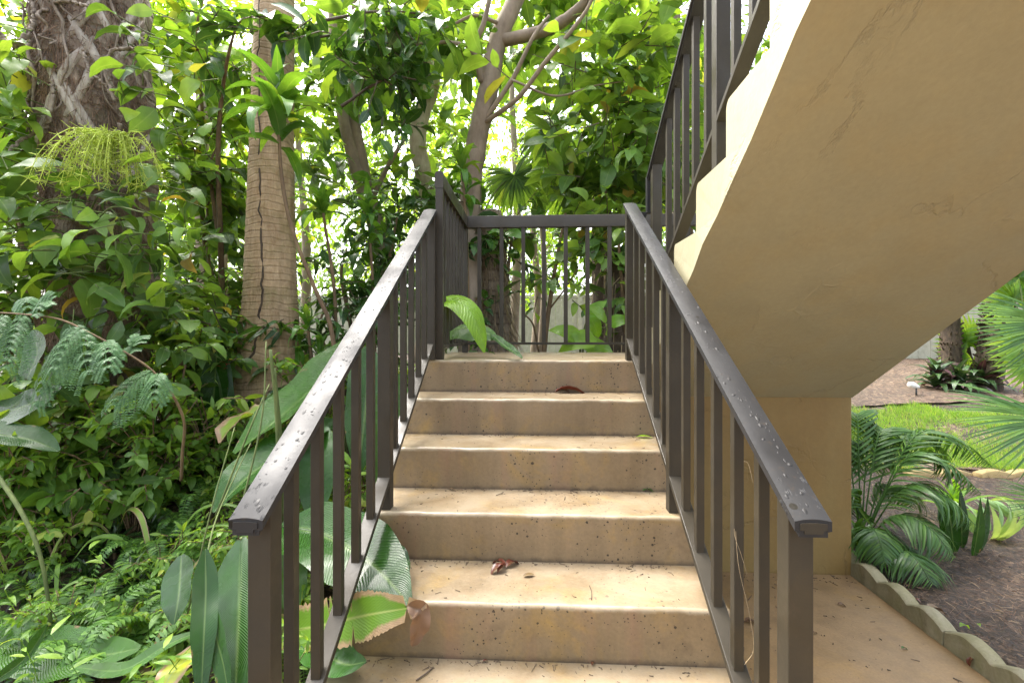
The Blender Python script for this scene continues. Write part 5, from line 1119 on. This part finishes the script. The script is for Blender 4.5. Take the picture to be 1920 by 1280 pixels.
# sprout in front of the baluster
sv = thing('vine_sprout', 'small bright vine sprout climbing beside the lowest left baluster', 'plant', ground_at(560, 1290, 1.5))
lm = MB(); sm = MB(); sp_ = spline(ats((565, 1340, 1.38), (562, 1270, 1.37), (552, 1215, 1.36), (532, 1200, 1.36)), 20); tube(sm, sp_, .003, 5)
tube(sm, spline(ats((560, 1240, 1.365), (575, 1215, 1.36), (578, 1200, 1.36)), 8), .002, 5); tube(sm, spline(ats((530, 1300, 1.38), (527, 1230, 1.37), (528, 1185, 1.36), (536, 1168, 1.36)), 12), .002, 5)
for c in ((532, 1200), (548, 1192), (552, 1218), (578, 1200), (590, 1212), (536, 1170), (528, 1190), (560, 1250), (570, 1290), (545, 1280)):
    p = at(*c, 1.36)
    for k in range(4):
        a = k*1.5+rng.uniform(0, 1); lm.inst(LA[k % 3], np.array([p]), frames(np.array([[math.cos(a), -.25, math.sin(a)*.6+.1]]), np.array([[.1, -.7, .7]])), [rng.uniform(.03, .05)])
part('foliage', lm.merge(sm, 1), [M['leaf_bright'], M['stem']], sv)
# dry tendril on the right railing
tn = MB(); tube(tn, spline(ats((1396, 1245, 1.19), (1413, 1215, 1.185), (1405, 1150, 1.185), (1385, 1060, 1.2), (1379, 980, 1.23), (1381, 920, 1.25), (1388, 872, 1.27), (1402, 868, 1.27), (1412, 905, 1.25)), 50), .0006, 5)
tube(tn, spline(ats((1380, 960, 1.24), (1377, 1000, 1.22), (1390, 1040, 1.2), (1402, 1080, 1.19)), 16), .0005, 4)
solo('dry_tendril', tn, M['straw'], 'hair-thin dry tendril looped round a right railing baluster', 'tendril')
# ================================================================== RIGHT-HAND GARDEN
b0 = ground_at(1625, 985, 3.0); b0[0] = 2.16
fr_ = []
for tip, rise in (((1860, 840, 2.9), .42), ((1840, 890, 2.7), .4), ((1830, 950, 2.6), .34), ((1790, 1010, 2.5), .28), ((1750, 1060, 2.4), .15), ((1690, 830, 3.2), .5), ((1640, 850, 3.4), .55), ((1770, 830, 3.3), .5), ((1600, 800, 3.3), .5), ((1720, 920, 3.2), .42), ((1660, 1020, 2.55), .2), ((1560, 850, 3.4), .5), ((1590, 930, 3.), .3)):
    e = at(tip[0], tip[1]+35, tip[2]); rise *= .72; m1 = b0+(e-b0)*.4; m1[2] = max(b0[2], e[2])+rise*.55; m2 = b0+(e-b0)*.75; m2[2] = (m1[2]*.7+e[2]*.3)+.04
    fr_.append([b0, m1, m2, e])
t = thing('areca_palm', 'clump of arching feathery palm fronds beside the amber wall', 'palm tree', b0)
for p in fr_:
    lm = MB(); pinnate(p, 44, .26, LP, mbl=lm, mbs=lm, rr=.005, ang=.85, dr=.35, start=.2); part('frond', lm, M['palm'], t)
# big fan leaves reaching in from the right edge
t = thing('fan_palm', 'fan palm reaching in from the right edge with large split fan leaves', 'palm tree', ground_at(2060, 1100, 2.6))
for c, face, up, r in (((1985, 610, 2.5), (-.1, -.9, .45), (-1., .1, .0), .43), ((1975, 790, 2.3), (-.1, -.75, .65), (-1., 0, -.05), .45), ((1985, 950, 2.2), (-.1, -.6, .8), (-1., .1, .1), .24)):
    lm = MB(); p = at(*c); fan(lm, p, face, up, r, n=24, spread=.85, droop=.6, sw=.038); tube(lm, spline([p, p+[.3, .1, -.1], np.array(t.location)+[0, 0, .3]], 8), .007, 5); part('frond', lm, M['palm'], t)
def upright(label, base, n, h, w, mat, name='snake_plant', spread=.05, lean=.15, kind='lance', cat='plant', droop=.1):
    t = thing(name, label, cat, base); mb = MB()
    for k in range(n):
        a = k*2.4; d = np.array([math.cos(a)*lean, math.sin(a)*lean, 1.]); q = leaf_t(kind, w/h, 7, .3, droop, .02)
        mb.inst(q, np.array([np.array(base)+[math.cos(a)*spread, math.sin(a)*spread, -.02]]), frames(np.array([d]), np.array([[.3*math.cos(a), -1., .2]])), [h*rng.uniform(.75, 1.)])
    part('foliage', mb, M[mat], t); return t
upright('tall dark snake plant standing in the mulch beside the feathery palm', ground_at(1805, 985, 2.9), 6, .42, .085, 'banana_dark', spread=.06)
upright('pale striped spiky plant in the mulch near the right edge', ground_at(1850, 950, 3.1), 14, .36, .05, 'variegated', 'agave', .03, .9, 'strap', droop=.9)
upright('yellow striped spider plant at the far side of the bed, right edge', ground_at(1905, 925, 3.4), 26, .34, .03, 'variegated', 'spider_plant', .03, 1.2, 'strap', droop=2.)
t = ros_root(14, .26, 'yellow green bromeliad rosette between the feathery palm and the lawn', None, 'pothos'); p = ground_at(1790, 900, 3.4); t.location = p
t = ros_root(18, .2, 'low dark rosette under the feathery palm fronds near the wall', None, 'fern'); t.location = ground_at(1610, 1000, 2.9)
# lawn
sheet('lawn', 3.1, 9.5, 2.2, 4.0, 60, 40, M['mulch'], .012, .2)
n = 60000; x = rng.uniform(2.9, 9.8, n); y = rng.uniform(2.1, 4.0, n)+.12*np.sin(x*5)+.08*np.sin(x*13); ok = (np.sin(x*3.3+y*2)+np.sin(y*5.1-x*2.2)+.9*rng.standard_normal(n) > -1.05) & (x > 3.3+.5*np.sin(y*4)+.3*rng.standard_normal(n)); x, y = x[ok], y[ok]; n = len(x)
P = np.stack([x, y, gh(x, y)+.008], -1); d = np.stack([.5*rng.standard_normal(n), .5*rng.standard_normal(n), np.ones(n)], -1)
gb_ = leaf_t('blade', .09, 2, .2, .8); gr_ = MB(); gr_.inst(gb_, P, frames(d, np.array([.3, -1, .2])+.5*rng.standard_normal((n, 3))), rng.uniform(.05, .12, n))
solo('grass', gr_, M['grass'], 'patch of bright short lawn beyond the planting bed', 'grass', kind='stuff')
# mulch chips near and far
def chips(name, x0, x1, y0, y1, n, dz, lab, s=(.015, .06), mat='dry'):
    mb = MB(); x = rng.uniform(x0, x1, n); y = rng.uniform(y0, y1, n); ok = ~((x < 1.97) & (y < .45)); x, y = x[ok], y[ok]
    P = np.stack([x, y, gh(x, y)+dz+.015*rng.random(len(x))], -1); d = rng.standard_normal((len(x), 3))*[1, 1, .25]; chip = leaf_t('strap', .22, 1, .4, .2)
    mb.inst(chip, P, frames(d, UPV+.5*rng.standard_normal(P.shape)), rng.uniform(*s, len(x))); solo(name, mb, M[mat], lab, 'mulch', kind='stuff')
chips('bark_mulch', 1.9, 5.2, -1.4, 2.2, 26000, .014, 'dark wet bark mulch in the bed beyond the edging blocks', (.025, .085))
chips('bark_mulch', 2.5, 13., 4.3, 9.6, 9000, .05, 'dry brown bark mulch in front of the fence', (.03, .10))
for px, py, d, s, yw, mt, lab in ((1695, 1055, 2.35, .06, .5, 'redleaf', 'reddish dead leaf on the dark mulch just beyond the scalloped edging'), (1727, 1082, 2.3, .055, 2., 'redleaf', 'orange brown dead leaf on the mulch below the palm frond tips'), (1800, 1165, 2.1, .06, .3, 'pothos', 'yellow green slender leaf on the mulch by the edging'),
                              (1838, 1178, 2.1, .04, 1.2, 'pothos', 'tiny bright green leaf on the mulch near the picture corner'), (1885, 1150, 2.2, .05, 2.2, 'brownleaf', 'tan dead leaf on the mulch near the right edge'), (1735, 1100, 2.25, .10, -.2, 'brownleaf', 'long pale dry leaf strip on the dark mulch')):
    p = ground_at(px, py, d); ground_leaf('fallen_leaf', lab, (p[0], p[1], p[2]+.012), yw, s, M[mt], curl, group='fallen leaves on the mulch')
# oyster plants, stubby palms, lamp
OG = 'purple-green spiky clumps under the stubby palm trunks'
for i, (px, py, d, s) in enumerate(((1755, 700, 7.6, .55), (1800, 705, 7.4, .5), (1840, 700, 7.6, .5), (1775, 690, 8., .55))):
    t = ros_root(34, s, 'purple and green spiky clump at the foot of the stubby palm trunks', OG, 'purple', 'oyster_plant', ST2, spread=(.1, 1.3)); p = ground_at(px, py, d); t.location = p
def stub_palm(label, base, top, r, crown=None, group='palm trunks with old frond stubs on the mulch'):
    t = thing('stub_palm', label, 'palm tree', base, group); mb = MB(); ax = spline([np.array(base)-[0, 0, .1], (np.array(base)+top)/2, np.array(top)], 30); tube(mb, ax, [r*1.35, r, r], 14, bump=.05); part('trunk', mb, M['bark_dark'], t)
    sb = MB(); n = 260; k = rng.integers(2, 29, n); a = rng.uniform(0, 6.28, n); b = ax[k]+np.stack([np.cos(a), np.sin(a), 0*a], -1)*r*.8; tubes(sb, b, b+np.stack([np.cos(a)*.07, np.sin(a)*.07, .06+0*a], -1), .022, .012, 5); part('frond_stub', sb, M['bark_dark'], t)
    return t
stub_palm('thick leaning palm trunk with old frond stubs nearest the right edge', ground_at(1850, 722, 7.6), at(1905, 470, 7.6), .125)
stub_palm('palm trunk with old frond stubs splitting from the leaning one', ground_at(1840, 722, 7.75), at(1872, 470, 7.8), .105)
stub_palm('upright palm trunk with frond stubs half hidden by the stair slab', ground_at(1782, 705, 7.9), at(1780, 470, 7.9), .13)
fan_palm('small fan palm between the two groups of stubby trunks', ground_at(1830, 700, 8.), at(1812, 650, 8.), .05, [(at(1812, 640, 7.9), F0, np.array([-.3, 0, 1.]), .55, .6, .05), (at(1835, 650, 7.9), F0, np.array([.9, 0, .4]), .45, .7, .1), (at(1800, 655, 7.9), F0, np.array([-1., 0, .2]), .42, .7, .1)], 'leaf_bright')
fan_palm('pale green fan palm by the fence at the right edge', ground_at(1930, 720, 7.), at(1925, 640, 7.), .05, [(at(1915, 640, 6.9), F0, np.array([-.6, 0, .8]), .6, .7, .1), (at(1930, 680, 6.8), F0, np.array([-1., 0, 0]), .5, .8, .15), (at(1900, 560, 7.2), F0, np.array([-.2, 0, 1]), .6, .8, .1), (at(1910, 520, 7.2), F0, np.array([.3, 0, 1]), .7, .8, .1)], 'leaf_bright')
lp = thing('garden_spotlight', 'small white garden spotlight on a black stake in the brown mulch', 'lamp', ground_at(1718, 725, 7.))
mb = MB(); p = np.array(lp.location); tube(mb, [p-[0, 0, .05], p+[0, 0, .17]], .012, 8); part('stake', mb, M['black'], lp)
hd = at(1712, 712, 7.); hd[2] = p[2]+.19; mb = MB(); tube(mb, spline([hd+[-.06, 0, .015], hd, hd+[.10, .02, -.03]], 10), [.04, .05, .022], 14); part('lamp_head', mb, M['white'], lp)
hk = MB(); p = ground_at(1868, 755, 6.2); tube(hk, spline([p, p+[0, 0, .10], p+[.05, 0, .15], p+[.22, 0, .14], p+[.42, 0, .10]], 20), .01, 6)
solo('garden_hook', hk, M['black'], 'low black bent wire hook in the mulch at the right edge', 'hook')
# ================================================================== LIGHT
w = bpy.data.worlds.new('World'); sc.world = w; w.use_nodes = True; nt = w.node_tree; nt.nodes.clear()
sky = nt.nodes.new('ShaderNodeTexSky'); sky.sky_type = 'NISHITA'; sky.sun_disc = False
SUN_EL, SUN_AZ = math.radians(60), math.radians(-48)   # azimuth measured from +Y towards +X
sky.sun_elevation = SUN_EL; sky.sun_rotation = SUN_AZ; sky.air_density = 1.0; sky.dust_density = 6.0; sky.ozone_density = 1.0; sky.altitude = 0
bg = nt.nodes.new('ShaderNodeBackground'); bg.inputs[1].default_value = .15
wo = nt.nodes.new('ShaderNodeOutputWorld'); bw = nt.nodes.new('ShaderNodeRGBToBW'); hs = nt.nodes.new('ShaderNodeMix'); hs.data_type = 'RGBA'; hs.clamp_result = False; hs.inputs[0].default_value = .62; nt.links.new(sky.outputs[0], bw.inputs[0]); nt.links.new(sky.outputs[0], hs.inputs[6]); nt.links.new(bw.outputs[0], hs.inputs[7]); nt.links.new(hs.outputs[2], bg.inputs[0]); nt.links.new(bg.outputs[0], wo.inputs[0])
sl = bpy.data.lights.new('sun', 'SUN'); so = bpy.data.objects.new('sun', sl); COL.objects.link(so); sl.energy = 1.05; sl.angle = math.radians(50); sl.color = (1., .96, .88)
dv = Vector((math.sin(SUN_AZ)*math.cos(SUN_EL), math.cos(SUN_AZ)*math.cos(SUN_EL), math.sin(SUN_EL)))
so.rotation_euler = (-dv).to_track_quat('-Z', 'Y').to_euler(); so.location = (-5, 5, 9)
sc.view_settings.view_transform = 'Standard'; sc.view_settings.look = 'None'; sc.view_settings.exposure = 2.82; sc.view_settings.gamma = 1; sc.view_settings.use_curve_mapping = False
sc.render.engine = 'CYCLES'; sc.cycles.max_bounces = 10; sc.cycles.diffuse_bounces = 5; sc.cycles.transparent_max_bounces = 8
# the walkway is the zero level: lift everything that was built round the landing
for o in TOP: o.location.z -= GZ
co.location.z -= GZ
